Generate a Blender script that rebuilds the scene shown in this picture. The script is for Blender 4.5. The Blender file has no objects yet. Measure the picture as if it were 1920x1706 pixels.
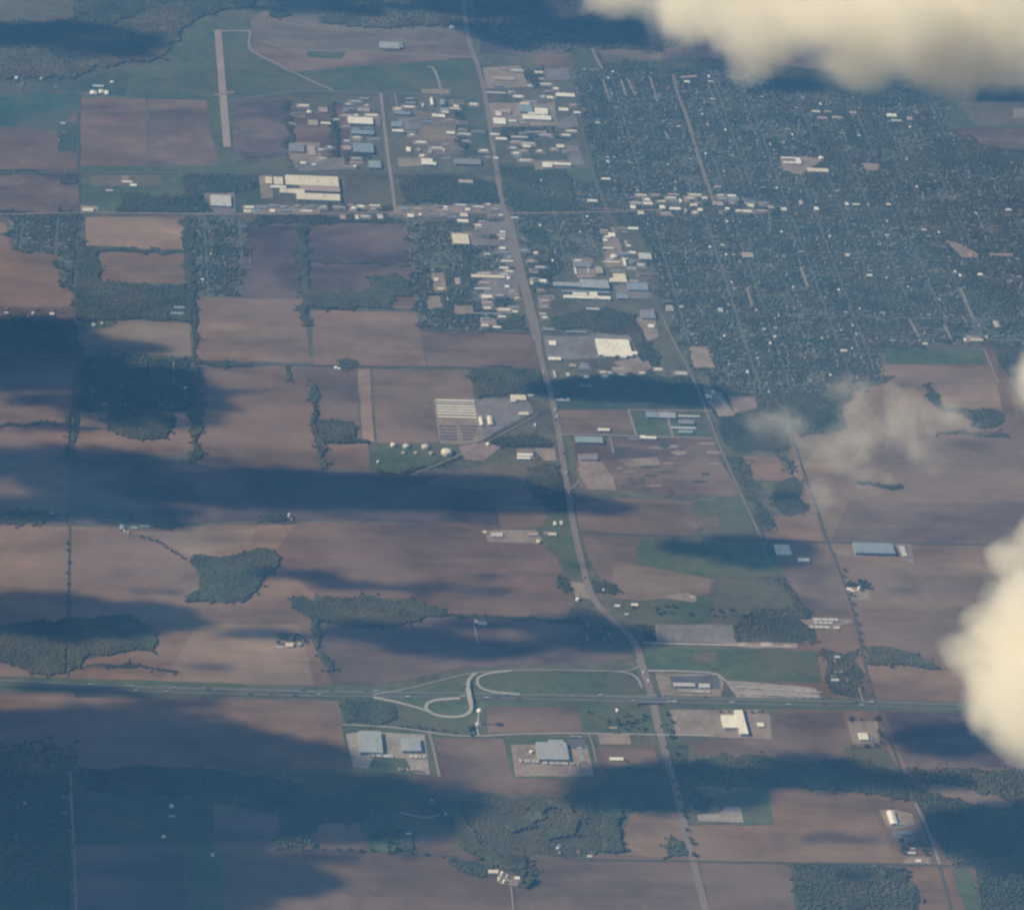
import bpy, bmesh, math, random
import numpy as np
from mathutils import Vector, Matrix
R = math.radians
scn = bpy.context.scene
COL = scn.collection

# ------------------------------------------------------------------ camera
F_PX, W_PX, H_PX = 5900.0, 1920.0, 1706.0
DEP, ROLL, AZ, ALT = R(32.85), R(7.0), R(9.9), 5828.0
FW = Vector((math.sin(AZ)*math.cos(DEP), math.cos(AZ)*math.cos(DEP), -math.sin(DEP)))
R0 = Vector((math.cos(AZ), -math.sin(AZ), 0)); U0 = R0.cross(FW)
RC = math.cos(ROLL)*R0 + math.sin(ROLL)*U0
UC = -math.sin(ROLL)*R0 + math.cos(ROLL)*U0
CP = -FW*(ALT/math.sin(DEP))
cam = bpy.data.cameras.new('camera'); cam.sensor_width = 36; cam.lens = F_PX/W_PX*36
cam.clip_start = 10; cam.clip_end = 200000
co = bpy.data.objects.new('camera', cam); COL.objects.link(co); scn.camera = co
m3 = Matrix((RC, UC, -FW)).transposed()
co.matrix_world = Matrix.Translation(CP) @ m3.to_4x4()

# ------------------------------------------------------------------ sky, sun, exposure
SUN_EL, SUN_AZ = R(36), R(272)          # azimuth clockwise from +Y: the sun stands in the west
SD = Vector((math.sin(SUN_AZ)*math.cos(SUN_EL), math.cos(SUN_AZ)*math.cos(SUN_EL), math.sin(SUN_EL)))
world = bpy.data.worlds.new('World'); scn.world = world; world.use_nodes = True
wn = world.node_tree; bg = wn.nodes['Background']
sky = wn.nodes.new('ShaderNodeTexSky'); sky.sky_type = 'NISHITA'; sky.sun_disc = False
sky.sun_elevation = SUN_EL; sky.sun_rotation = SUN_AZ; sky.dust_density = 1.0
wn.links.new(sky.outputs[0], bg.inputs[0]); bg.inputs[1].default_value = SKY_STRENGTH = 0.07
sl = bpy.data.lights.new('sun', 'SUN'); sl.energy = 4.7; sl.angle = R(0.5); sl.color = (1.0, 0.84, 0.56)
so = bpy.data.objects.new('sun', sl); COL.objects.link(so)
so.rotation_euler = (-SD).to_track_quat('-Z', 'Y').to_euler(); so.location = SD*20000
vs = scn.view_settings; vs.view_transform = 'Standard'; vs.look = 'None'; vs.gamma = 1; vs.exposure = 0.66
cy = scn.cycles; cy.max_bounces = 6; cy.diffuse_bounces = 1; cy.glossy_bounces = 1; cy.transmission_bounces = 2
cy.volume_bounces = 6; cy.transparent_max_bounces = 64; cy.volume_step_rate = 2.0; cy.volume_max_steps = 128
cy.use_denoising = True; cy.caustics_reflective = False; cy.caustics_refractive = False
cy.filter_width = 2.5; cy.use_adaptive_sampling = True; cy.adaptive_threshold = 0.02

# ------------------------------------------------------------------ survey: a point of the photograph -> the place on the ground
def G(px, py, z=0.0):
    d = FW*F_PX + RC*(px-W_PX/2) + UC*(H_PX/2-py)
    t = (z-CP.z)/d.z
    p = CP + d*t
    return Vector((p.x, p.y, z))
def sx(px, py): return (G(px+1, py)-G(px, py)).length
def sy(px, py): return abs((G(px, py-1)-G(px, py)).y)
def PX(p):
    d = Vector(p)-CP; zc = d.dot(FW)
    return (d.dot(RC)/zc*F_PX+W_PX/2, H_PX/2-d.dot(UC)/zc*F_PX)
HAZE_COLOR, HAZE_DENSITY, CLOUD_ANISO = (.12, .365, .73), .000165, .2

rng = np.random.default_rng(7); random.seed(7)

def tag(o, label=None, cat=None, group=None, kind=None):
    if label: o['label'] = label
    if cat: o['category'] = cat
    if group: o['group'] = group
    if kind: o['kind'] = kind
    return o

# ------------------------------------------------------------------ materials
def newmat(name):
    m = bpy.data.materials.new(name); m.use_nodes = True
    return m, m.node_tree, m.node_tree.nodes['Principled BSDF']
def mapped(nt, s, dim='3D'):
    g = nt.nodes.new('ShaderNodeNewGeometry'); mp = nt.nodes.new('ShaderNodeMapping')
    mp.inputs['Scale'].default_value = s; nt.links.new(g.outputs['Position'], mp.inputs['Vector']); return mp
def noise(nt, vec, scale, detail=3, rough=0.5, dist=0.0):
    n = nt.nodes.new('ShaderNodeTexNoise'); n.inputs['Scale'].default_value = scale
    n.inputs['Detail'].default_value = detail; n.inputs['Roughness'].default_value = rough
    n.inputs['Distortion'].default_value = dist
    nt.links.new(vec.outputs[0], n.inputs['Vector']); return n.outputs['Fac']
def maprange(nt, src, a, b, c, d):
    n = nt.nodes.new('ShaderNodeMapRange'); n.inputs[1].default_value = a; n.inputs[2].default_value = b
    n.inputs[3].default_value = c; n.inputs[4].default_value = d; nt.links.new(src, n.inputs[0]); return n.outputs[0]
def math2(nt, op, a, b):
    n = nt.nodes.new('ShaderNodeMath'); n.operation = op
    for i, v in enumerate((a, b)):
        if isinstance(v, (int, float)): n.inputs[i].default_value = v
        else: nt.links.new(v, n.inputs[i])
    return n.outputs[0]
def scaled(nt, col, fac):
    n = nt.nodes.new('ShaderNodeVectorMath'); n.operation = 'SCALE'
    nt.links.new(col, n.inputs[0]); nt.links.new(fac, n.inputs['Scale']); return n.outputs[0]
def objcol(nt):
    return nt.nodes.new('ShaderNodeObjectInfo').outputs['Color']

def ground_mat(name, layers, tint=None, rough=0.95):
    """object colour times a product of noises: (sx, sy, scale, lo, hi)"""
    m, nt, b = newmat(name)
    f = None
    for (ax, ay, sc, lo, hi, det) in layers:
        v = maprange(nt, noise(nt, mapped(nt, (ax, ay, 1)), sc, det, .55, .3), .32, .68, lo, hi)
        f = v if f is None else math2(nt, 'MULTIPLY', f, v)
    c = scaled(nt, objcol(nt), f)
    if tint:
        mx = nt.nodes.new('ShaderNodeMix'); mx.data_type = 'RGBA'
        t = maprange(nt, noise(nt, mapped(nt, (1, 1.6, 1)), tint[1], 4, .6, .5), .45, .62, 0, tint[2])
        nt.links.new(t, mx.inputs[0]); nt.links.new(c, mx.inputs[6]); mx.inputs[7].default_value = (*tint[0], 1)
        c = mx.outputs[2]
    nt.links.new(c, b.inputs['Base Color']); b.inputs['Roughness'].default_value = rough
    b.inputs['Specular IOR Level'].default_value = 0.15
    return m
M = {}
M['soil'] = ground_mat('bare_soil', [(.5, 1.5, .0030, .66, 1.32, 5), (.25, 1.5, .007, .80, 1.18, 5), (.7, 1.4, .0048, .86, 1.10, 6), (1, 1, .02, .90, 1.10, 3), (.06, 1.0, .045, .94, 1.06, 2)], ((.29, .20, .15), .0022, .42))
M['grass'] = ground_mat('grass', [(.5, 1, .004, .72, 1.3, 5), (1, 1, .03, .8, 1.22, 3)], ((.135, .11, .065), .0035, .55))
M['scrub'] = ground_mat('scrub', [(1, 1, .006, .7, 1.3, 5), (1, 1, .04, .75, 1.3, 3)], ((.15, .12, .07), .006, .4))
M['town'] = ground_mat('town_ground', [(1, 1, .012, .7, 1.35, 5), (1, 1, .06, .7, 1.4, 2)], ((.20, .17, .14), .02, .5))
M['gravel'] = ground_mat('gravel', [(1, 1, .012, .8, 1.2, 4), (1, 1, .07, .85, 1.18, 3)])
M['road'] = ground_mat('road_surface', [(1, 1, .006, .9, 1.12, 3), (1, 1, .08, .92, 1.08, 2)], rough=.85)

def roof_mat(name, stripe=0.0):
    m, nt, b = newmat(name)
    f = maprange(nt, noise(nt, mapped(nt, (1, 1, 1)), .03, 4, .6), .3, .7, .90, 1.06)
    f = math2(nt, 'MULTIPLY', f, maprange(nt, noise(nt, mapped(nt, (1, .15, 1)), .12, 2, .5), .35, .65, .95, 1.04))
    nt.links.new(scaled(nt, objcol(nt), f), b.inputs['Base Color']); b.inputs['Roughness'].default_value = .7
    b.inputs['Specular IOR Level'].default_value = 0.25
    return m
M['roof'] = roof_mat('sheet_roof'); M['wall'] = roof_mat('painted_wall')
def plain(name, c, r=.8, metal=0):
    m, nt, b = newmat(name)
    f = maprange(nt, noise(nt, mapped(nt, (1, 1, 1)), .15, 3, .6), .3, .7, .88, 1.1)
    rgb = nt.nodes.new('ShaderNodeRGB'); rgb.outputs[0].default_value = (*c, 1)
    nt.links.new(scaled(nt, rgb.outputs[0], f), b.inputs['Base Color'])
    b.inputs['Roughness'].default_value = r; b.inputs['Metallic'].default_value = metal
    b.inputs['Specular IOR Level'].default_value = 0.3
    return m
M['bark'] = plain('bark', (.11, .085, .065)); M['concrete'] = plain('concrete', (.42, .39, .35))
M['white'] = plain('white_paint', (.82, .79, .72), .5); M['dark'] = plain('dark_rubber', (.03, .03, .03))
M['glass'] = plain('window_glass', (.05, .06, .07), .2); M['unit'] = plain('grey_metal', (.45, .45, .45), .5)
def leaf_mat(name, base):
    m, nt, b = newmat(name)
    a = nt.nodes.new('ShaderNodeAttribute'); a.attribute_name = 'tint'
    f = math2(nt, 'MULTIPLY', maprange(nt, noise(nt, mapped(nt, (1, 1, 1)), .006, 4, .6), .3, .7, .72, 1.3),
              maprange(nt, noise(nt, mapped(nt, (1, 1, 1)), .22, 3, .7), .3, .7, .75, 1.25))
    rgb = nt.nodes.new('ShaderNodeRGB'); rgb.outputs[0].default_value = (*base, 1)
    mul = nt.nodes.new('ShaderNodeVectorMath'); mul.operation = 'MULTIPLY'
    nt.links.new(rgb.outputs[0], mul.inputs[0]); nt.links.new(a.outputs['Color'], mul.inputs[1])
    nt.links.new(scaled(nt, mul.outputs[0], f), b.inputs['Base Color']); b.inputs['Roughness'].default_value = .9
    b.inputs['Specular IOR Level'].default_value = 0.1
    return m
M['leaf'] = leaf_mat('foliage', (.080, .086, .052)); M['leaf_olive'] = leaf_mat('foliage_olive', (.122, .108, .062))

# ------------------------------------------------------------------ mesh helpers
def link(name, me, mats, col=None, parent=None):
    for m in (mats if isinstance(mats, (list, tuple)) else [mats]): me.materials.append(M[m] if isinstance(m, str) else m)
    o = bpy.data.objects.new(name, me); COL.objects.link(o)
    if col is not None: o.color = (*col, 1)
    if parent is not None: o.parent = parent
    return o
def empty(name, loc, rz=0):
    o = bpy.data.objects.new(name, None); COL.objects.link(o); o.location = loc; o.rotation_euler.z = rz
    o.empty_display_size = 5; return o

GX0, GY0, GS, GNX, GNY = -3200.0, -3200.0, 5.0, 1300, 1500
occ = np.zeros((GNY, GNX), bool)
gxc = GX0 + (np.arange(GNX)+.5)*GS; gyc = GY0 + (np.arange(GNY)+.5)*GS
def inside(poly, X, Y):
    res = np.zeros(X.shape, bool); n = len(poly)
    for i in range(n):
        x1, y1 = poly[i][0], poly[i][1]; x2, y2 = poly[(i+1) % n][0], poly[(i+1) % n][1]
        if y1 == y2: continue
        c = ((y1 > Y) != (y2 > Y)) & (X < (x2-x1)*(Y-y1)/(y2-y1)+x1)
        res ^= c
    return res
def stamp(poly, mask=occ, val=True):
    xs = [p[0] for p in poly]; ys = [p[1] for p in poly]
    i0 = max(0, int((min(xs)-GX0)/GS)-1); i1 = min(GNX, int((max(xs)-GX0)/GS)+2)
    j0 = max(0, int((min(ys)-GY0)/GS)-1); j1 = min(GNY, int((max(ys)-GY0)/GS)+2)
    if i1 <= i0 or j1 <= j0: return
    X, Y = np.meshgrid(gxc[i0:i1], gyc[j0:j1])
    s = inside(poly, X, Y); mask[j0:j1, i0:i1][s] = val
def free(x, y):
    i = ((x-GX0)/GS).astype(int).clip(0, GNX-1); j = ((y-GY0)/GS).astype(int).clip(0, GNY-1)
    return ~occ[j, i]

layer = {'n': 0}
def wobble(pts, step, amp):
    out = []
    for i in range(len(pts)):
        a, b = pts[i], pts[(i+1) % len(pts)]; n = max(1, int((b-a).length/step))
        d = (b-a); nrm = Vector((-d.y, d.x, 0)).normalized() if d.length > 0 else Vector((0, 0, 0))
        for k in range(n):
            q = a+d*(k/n)
            if k: q = q+nrm*random.uniform(-amp, amp)
            out.append(q)
    return out
def sheet(name, px, mat, col, z, amp=3.5, clear=False, label=None):
    pts = wobble([G(*p) for p in px], 70, amp)
    bm = bmesh.new(); vs_ = [bm.verts.new((p.x, p.y, z)) for p in pts]
    f = bm.faces.new(vs_); bm.normal_update()
    if f.normal.z < 0: f.normal_flip()
    bmesh.ops.triangulate(bm, faces=bm.faces[:])
    me = bpy.data.meshes.new(name); bm.to_mesh(me); bm.free()
    if clear: stamp(pts)
    return tag(link(name, me, mat, col), kind='structure')

def ribbon(name, px, width, mat, col, z, stampit=True, smooth=1, shoulder=None):
    """a road: px points may carry a height as third value"""
    P = [(G(p[0], p[1], p[2]) if len(p) > 2 else G(p[0], p[1])) for p in px]
    for _ in range(smooth):
        Q = [P[0]]
        for a, b in zip(P[:-1], P[1:]): Q += [a*.75+b*.25, a*.25+b*.75]
        Q.append(P[-1]); P = Q
    w = width/2; L, Rr = [], []
    for i, p in enumerate(P):
        d = (P[min(i+1, len(P)-1)]-P[max(i-1, 0)]); d.z = 0; d.normalize()
        nrm = Vector((-d.y, d.x, 0)); L.append(p+nrm*w); Rr.append(p-nrm*w)
    vs_ = [(v.x, v.y, v.z+z) for v in L]+[(v.x, v.y, v.z+z) for v in Rr]; n = len(P)
    fs = [(i, n+i, n+i+1, i+1) for i in range(n-1)]
    me = bpy.data.meshes.new(name); me.from_pydata(vs_, [], fs); me.update()
    if stampit:
        for i in range(n-1):
            a, b, c, d = L[i], L[i+1], Rr[i+1], Rr[i]
            stamp([a+(a-d)*.15, b+(b-c)*.15, c+(c-b)*.15, d+(d-a)*.15])
    o = tag(link(name, me, mat, col), kind='structure'); o['w'] = width
    return o, P
def bank(name, P, width, foot, mat, col):
    """grass embankment under a raised road: P are 3-D centre points"""
    vs_, fs = [], []; n = len(P)
    for i, p in enumerate(P):
        d = (P[min(i+1, n-1)]-P[max(i-1, 0)]); d.z = 0; d.normalize(); nr = Vector((-d.y, d.x, 0)); w = width/2+1
        f = w+p.z*foot+.5
        for q, zz in ((p+nr*f, .15), (p+nr*w, p.z+.1), (p-nr*w, p.z+.1), (p-nr*f, .15)): vs_.append((q.x, q.y, zz))
    for i in range(n-1):
        for k in range(3): a = i*4+k; fs.append((a, a+1, a+5, a+4))
    fs += [(0, 3, 2, 1), (n*4-4, n*4-3, n*4-2, n*4-1)]
    me = bpy.data.meshes.new(name); me.from_pydata(vs_, [], fs); me.update()
    return tag(link(name, me, mat, col), kind='structure')

def boxes_mesh(name, bl):
    """several boxes (x0,y0,z0,x1,y1,z1) in one mesh"""
    vs_, fs = [], []
    for x0, y0, z0, x1, y1, z1 in bl:
        b = len(vs_)
        vs_ += [(x, y, z) for x in (x0, x1) for y in (y0, y1) for z in (z0, z1)]
        fs += [tuple(b+k for k in q) for q in ((0, 1, 3, 2), (4, 6, 7, 5), (0, 4, 5, 1), (2, 3, 7, 6), (0, 2, 6, 4), (1, 5, 7, 3))]
    me = bpy.data.meshes.new(name); me.from_pydata(vs_, [], fs); me.update(); return me
def gable_mesh(name, w, d, z, rise, over=.6, along='x'):
    a, b = w/2+over, d/2+over; t = .35
    if along == 'x':
        prof = [(-b, z-.1), (0, z+rise), (b, z-.1), (b, z-.1+t), (0, z+rise+t), (-b, z-.1+t)]
        vs_ = [(s, p[0], p[1]) for s in (-a, a) for p in prof]
    else:
        prof = [(-a, z-.1), (0, z+rise), (a, z-.1), (a, z-.1+t), (0, z+rise+t), (-a, z-.1+t)]
        vs_ = [(p[0], s, p[1]) for s in (-b, b) for p in prof]
    fs = [(i, (i+1) % 6, (i+1) % 6+6, i+6) for i in range(6)]+[(0, 1, 4, 5), (1, 2, 3, 4), (6, 11, 10, 7), (7, 10, 9, 8)]
    me = bpy.data.meshes.new(name); me.from_pydata(vs_, [], fs); me.update(); return me
def lathe_mesh(name, prof, n=20, smooth=True):
    vs_, fs = [], []
    for r, z in prof:
        for k in range(n): a = 2*math.pi*k/n; vs_.append((r*math.cos(a), r*math.sin(a), z))
    for i in range(len(prof)-1):
        for k in range(n):
            k2 = (k+1) % n; fs.append((i*n+k, i*n+k2, (i+1)*n+k2, (i+1)*n+k))
    fs += [tuple(range(n-1, -1, -1)), tuple((len(prof)-1)*n+k for k in range(n))]
    me = bpy.data.meshes.new(name); me.from_pydata(vs_, [], fs)
    if smooth: me.polygons.foreach_set('use_smooth', [True]*len(me.polygons))
    me.update(); return me

# ------------------------------------------------------------------ roof colours
RC_ = {'white': (.86, .79, .63), 'cream': (.74, .64, .47), 'pale': (.55, .52, .46), 'grey': (.36, .36, .36), 'dull': (.25, .24, .245),
       'bluepale': (.33, .35, .35), 'blue': (.25, .29, .32), 'teal': (.27, .34, .33), 'tan': (.42, .34, .27), 'pink': (.42, .30, .26), 'brown': (.2, .15, .12), 'dark': (.09, .09, .10)}
WC = {'white': (.6, .56, .5), 'dark': (.12, .11, .11)}
def building(px, py, w, d, h, col, label, name='warehouse', cat='warehouse', style='flat', rot=0, wings=(), wall=None, units=None, group=None, doors=True):
    """px, py: middle of the roof in the photograph; w, d: size of the roof there (pixels across and down)"""
    c = G(px, py, h); X, Y = sx(px, py), sy(px, py)
    W, D = w*X, d*Y
    root = empty(name, (c.x, c.y, 0), R(rot)); tag(root, label, cat, group)
    bl = [(-W/2, -D/2, -.2, W/2, D/2, h-.4)]; rl = [(-W/2-.3, -D/2-.3, h-.4, W/2+.3, D/2+.3, h+.2)]
    for (qx, qy, qw, qd) in wings:      # wings in pixels relative to the main middle
        a, b, e, f = qx*X-qw*X/2, -qy*Y-qd*Y/2, qx*X+qw*X/2, -qy*Y+qd*Y/2
        bl.append((a, b, -.25, e, f, h-1.1)); rl.append((a-.3, b-.3, h-1.1, e+.3, f+.3, h-.5))
    for (x0, y0, z0, x1, y1, z1) in bl:
        cs, sn = math.cos(R(rot)), math.sin(R(rot))
        stamp([(c.x+cs*a-sn*b, c.y+sn*a+cs*b) for a, b in ((x0-6, y0-6), (x1+6, y0-6), (x1+6, y1+6), (x0-6, y1+6))])
    colr = RC_[col]; wc = wall or tuple(min(.6, v*.8+.06) for v in colr)
    link('wall', boxes_mesh('wall', bl), 'wall', wc, root)
    if style == 'gable' and not wings:
        al = 'x' if W >= D else 'y'; rise = min(W, D)*.16
        link('roof', gable_mesh('roof', W, D, h-.4, rise, along=al), 'roof', colr, root)
        ends = []
        z0 = h-.4
        if al == 'x': gv = [(s, y, z) for s in (-W/2, W/2) for y, z in ((-D/2, z0), (D/2, z0), (0, z0+rise*.98))]
        else: gv = [(y, s, z) for s in (-D/2, D/2) for y, z in ((-W/2, z0), (W/2, z0), (0, z0+rise*.98))]
        for tri in ((0, 1, 2), (5, 4, 3)):
            me = bpy.data.meshes.new('gable_end'); me.from_pydata([gv[k] for k in tri], [], [(0, 1, 2)]); me.update()
            link('gable_end', me, 'wall', wc, root)
    else:
        link('roof', boxes_mesh('roof', rl), 'roof', colr, root)
        nu = units if units is not None else (0 if W*D < 900 else min(14, int(W*D/1500)+1))
        for k in range(nu):
            ux, uy = random.uniform(-.4, .4)*W, random.uniform(-.38, .38)*D; s = random.uniform(1.3, 2.8)
            link('rooftop_unit', boxes_mesh('rooftop_unit', [(ux-s, uy-s*.8, h+.2, ux+s, uy+s*.8, h+1.9)]), 'unit', None, root)
    if doors and D*W > 300:       # row of loading doors on the long face towards the south
        dn = max(1, min(6, int(W/16)))
        for k in range(dn):
            x = -W/2+(k+.5)*W/dn
            link('loading_door', boxes_mesh('loading_door', [(x-2, -D/2-.12, 0, x+2, -D/2-.02, min(4.2, h-1.5))]), 'dark', None, root)
    return root

# ------------------------------------------------------------------ the ground: one sheet far past the picture
me = bpy.data.meshes.new('ground'); L_ = 45000
me.from_pydata([(-L_, -L_, 0), (L_, -L_, 0), (L_, L_, 0), (-L_, L_, 0)], [], [(0, 1, 2, 3)]); me.update()
tag(link('ground', me, 'scrub', (.105, .098, .062)), kind='structure')

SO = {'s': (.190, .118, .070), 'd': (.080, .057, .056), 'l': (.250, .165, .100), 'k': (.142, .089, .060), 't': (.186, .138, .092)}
GR = {'g': (.076, .096, .048), 'm': (.100, .095, .056), 'b': (.130, .105, .066), 'n': (.052, .070, .044)}
zf = [0.3]
def field(kind, *px):
    zf[0] += .004
    j = 1+random.uniform(-.13, .13); w = random.uniform(-.07, .07)
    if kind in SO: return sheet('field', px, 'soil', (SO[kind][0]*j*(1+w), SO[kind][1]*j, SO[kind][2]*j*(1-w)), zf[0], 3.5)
    return sheet('grass_field', px, 'grass', GR[kind], zf[0], 3.5)
# far wide farmland round the picture, then the fields one by one
field('k', (-900, -500), (-900, 2300), (140, 2300), (140, -500))
field('k', (500, 1560), (420, 2300), (2300, 2300), (2100, 1560))
field('s', (1500, 640), (1440, 1700), (2700, 1750), (2500, 640))
field('d', (900, -300), (900, 100), (2500, 190), (2500, -300))
# top left
field('m', (-200, -100), (140, -100), (145, 28), (60, 40), (-200, 38))
field('n', (-200, 150), (-200, 178), (145, 172), (235, 182), (245, 130), (150, 130))
GR['q'] = (.040, .085, .062)
field('q', (-200, 178), (145, 174), (147, 205), (105, 245), (50, 240), (-200, 225))
field('k', (-200, 226), (50, 241), (104, 246), (107, 286), (143, 289), (145, 324), (-200, 322))
field('n', (107, 232), (150, 228), (151, 284), (108, 285))
field('k', (152, 185), (272, 186), (277, 311), (150, 311))
field('k', (277, 186), (387, 187), (392, 238), (412, 310), (281, 311))
field('g', (245, 182), (240, 130), (316, 116), (322, 82), (345, 72), (375, 40), (462, 50), (470, 98), (560, 138), (628, 170), (560, 176), (425, 190))
field('g', (388, 188), (410, 188), (432, 195), (437, 275), (455, 298), (415, 312), (394, 240))
field('g', (560, 140), (640, 128), (820, 116), (887, 109), (908, 184), (715, 180), (628, 170), (520, 125))
field('t', (470, 40), (500, 16), (592, 14), (600, 44), (700, 52), (870, 50), (886, 86), (780, 84), (700, 100), (560, 100), (475, 78))
field('k', (466, 80), (560, 100), (700, 100), (780, 84), (886, 88), (888, 108), (820, 113), (640, 126), (560, 135), (520, 122), (470, 98))
field('g', (575, 96), (650, 98), (640, 112), (578, 108))
field('d', (442, 196), (540, 181), (545, 290), (460, 300), (437, 275))
field('b', (440, 232), (480, 236), (495, 250), (445, 256))
field('k', (543, 212), (622, 212), (626, 292), (543, 296))
field('k', (630, 195), (655, 195), (652, 290), (632, 292))
field('t', (772, 205), (852, 222), (862, 288), (800, 292), (745, 272), (790, 245))
field('g', (860, 185), (905, 186), (914, 232), (868, 232))
field('n', (866, 236), (915, 234), (924, 290), (870, 292))
field('g', (150, 312), (455, 312), (540, 300), (540, 322), (150, 322))
field('k', (-200, 331), (110, 333), (112, 345), (147, 348), (150, 396), (-200, 400))
field('g', (150, 334), (345, 330), (350, 398), (160, 398))
field('b', (170, 330), (300, 328), (305, 348), (170, 350))
field('n', (345, 328), (495, 328), (500, 398), (350, 398))
field('m', (648, 322), (730, 322), (738, 385), (645, 385))
field('m', (930, 262), (1055, 264), (1058, 304), (932, 306))
field('k', (985, 103), (1065, 103), (1078, 130), (1010, 126))
field('g', (1068, 93), (1110, 93), (1125, 130), (1080, 130))
field('t', (1122, 91), (1240, 95), (1240, 118), (1132, 116))
field('g', (1640, 175), (1800, 172), (1950, 195), (1950, 240), (1790, 238))
field('b', (1780, 180), (1960, 195), (1960, 235), (1830, 236))
field('k', (1760, 240), (1960, 238), (1960, 285), (1870, 278), (1755, 262))
field('g', (960, 312), (1190, 318), (1198, 340), (1080, 345), (970, 330))
# left block
field('s', (-200, 418), (12, 418), (20, 470), (108, 478), (113, 540), (137, 546), (136, 576), (-200, 572))
field('l', (160, 408), (345, 405), (346, 470), (160, 460))
field('s', (186, 472), (346, 475), (346, 532), (190, 528))
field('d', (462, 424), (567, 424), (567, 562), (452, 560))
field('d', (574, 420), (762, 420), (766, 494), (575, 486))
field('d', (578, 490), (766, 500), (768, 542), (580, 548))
field('s', (735, 555), (776, 555), (778, 580), (735, 578))
field('s', (368, 558), (566, 562), (582, 680), (367, 676))
field('s', (582, 582), (782, 586), (798, 687), (588, 684))
field('k', (790, 622), (993, 628), (1012, 692), (802, 687))
field('t', (148, 622), (215, 600), (358, 606), (359, 668), (260, 664), (148, 640))
field('g', (150, 600), (215, 600), (215, 612), (150, 624))
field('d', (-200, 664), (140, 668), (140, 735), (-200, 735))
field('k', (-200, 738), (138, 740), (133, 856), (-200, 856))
field('n', (145, 670), (358, 672), (362, 780), (144, 770))
field('l', (150, 772), (200, 776), (215, 800), (150, 803))
field('l', (318, 772), (360, 772), (360, 806), (322, 806))
field('s', (145, 806), (362, 806), (362, 852), (142, 852))
field('s', (371, 692), (534, 686), (583, 718), (598, 882), (470, 880), (370, 872))
field('k', (540, 686), (665, 692), (673, 790), (690, 830), (600, 800), (588, 718))
field('l', (671, 692), (693, 692), (702, 830), (680, 820))
field('s', (698, 693), (878, 694), (890, 756), (812, 758), (820, 830), (707, 830))
field('s', (608, 834), (690, 832), (693, 880), (612, 880))
field('g', (693, 834), (900, 836), (860, 862), (770, 884), (694, 882))
field('k', (-200, 858), (130, 858), (130, 985), (-200, 985))
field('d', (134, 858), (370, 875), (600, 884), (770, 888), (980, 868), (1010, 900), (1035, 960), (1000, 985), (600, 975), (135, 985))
field('b', (870, 880), (985, 866), (990, 915), (900, 920), (800, 905))
field('s', (930, 950), (1018, 948), (1030, 985), (940, 992))
field('s', (-200, 987), (128, 987), (124, 1290), (-200, 1270))
field('s', (132, 988), (590, 984), (590, 1180), (625, 1290), (132, 1280))
field('l', (250, 998), (480, 992), (470, 1020), (360, 1042), (330, 1025))
field('l', (370, 1170), (560, 1170), (590, 1290), (300, 1280))
field('k', (560, 980), (905, 980), (1015, 1022), (1045, 1050), (1080, 1130), (1060, 1160), (840, 1150), (600, 1118), (500, 1050))
field('d', (820, 1150), (1100, 1165), (1190, 1235), (870, 1252), (640, 1285), (592, 1178))
field('k', (590, 1205), (700, 1215), (800, 1240), (870, 1250), (690, 1288), (626, 1288))
field('g', (1008, 1000), (1078, 1008), (1092, 1085), (1060, 1080), (1040, 1030))
field('g', (1028, 962), (1070, 965), (1080, 1000), (1012, 998))
# between the two long roads
field('n', (1035, 712), (1310, 712), (1330, 770), (1045, 766))
field('s', (1046, 770), (1178, 769), (1186, 812), (1050, 812))
field('g', (1188, 770), (1320, 772), (1328, 818), (1196, 818))
field('k', (1150, 822), (1330, 822), (1350, 855), (1160, 850))
field('k', (1075, 820), (1150, 822), (1160, 850), (1345, 856), (1395, 930), (1240, 928), (1170, 918), (1085, 915))
field('s', (1080, 944), (1160, 934), (1296, 940), (1312, 1003), (1130, 1000), (1085, 990))
field('k', (1302, 966), (1345, 968), (1352, 988), (1308, 988))
field('g', (1300, 940), (1392, 932), (1428, 1004), (1354, 1003), (1345, 968), (1302, 962))
field('k', (1092, 1008), (1200, 1006), (1190, 1040), (1200, 1070), (1340, 1086), (1330, 1116), (1240, 1128), (1150, 1122), (1110, 1060))
field('g', (1205, 1010), (1445, 1016), (1470, 1080), (1340, 1084), (1210, 1060), (1192, 1040))
field('t', (1150, 1062), (1215, 1062), (1330, 1086), (1330, 1114), (1240, 1130), (1150, 1120))
field('g', (1150, 1130), (1330, 1118), (1460, 1130), (1470, 1160), (1250, 1170), (1170, 1160))
field('m', (1340, 1085), (1470, 1090), (1500, 1160), (1470, 1205), (1390, 1205), (1380, 1170), (1335, 1160))
field('t', (1228, 1170), (1374, 1172), (1380, 1206), (1232, 1204))
GREYLOT = ((1229, 1171), (1374, 1173), (1380, 1205), (1233, 1203))
field('m', (840, 1500), (1140, 1496), (1150, 1606), (900, 1608))
field('g', (1205, 1215), (1530, 1220), (1540, 1280), (1360, 1275), (1345, 1262), (1215, 1258))
field('b', (1300, 1225), (1345, 1222), (1340, 1240), (1305, 1242))
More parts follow.
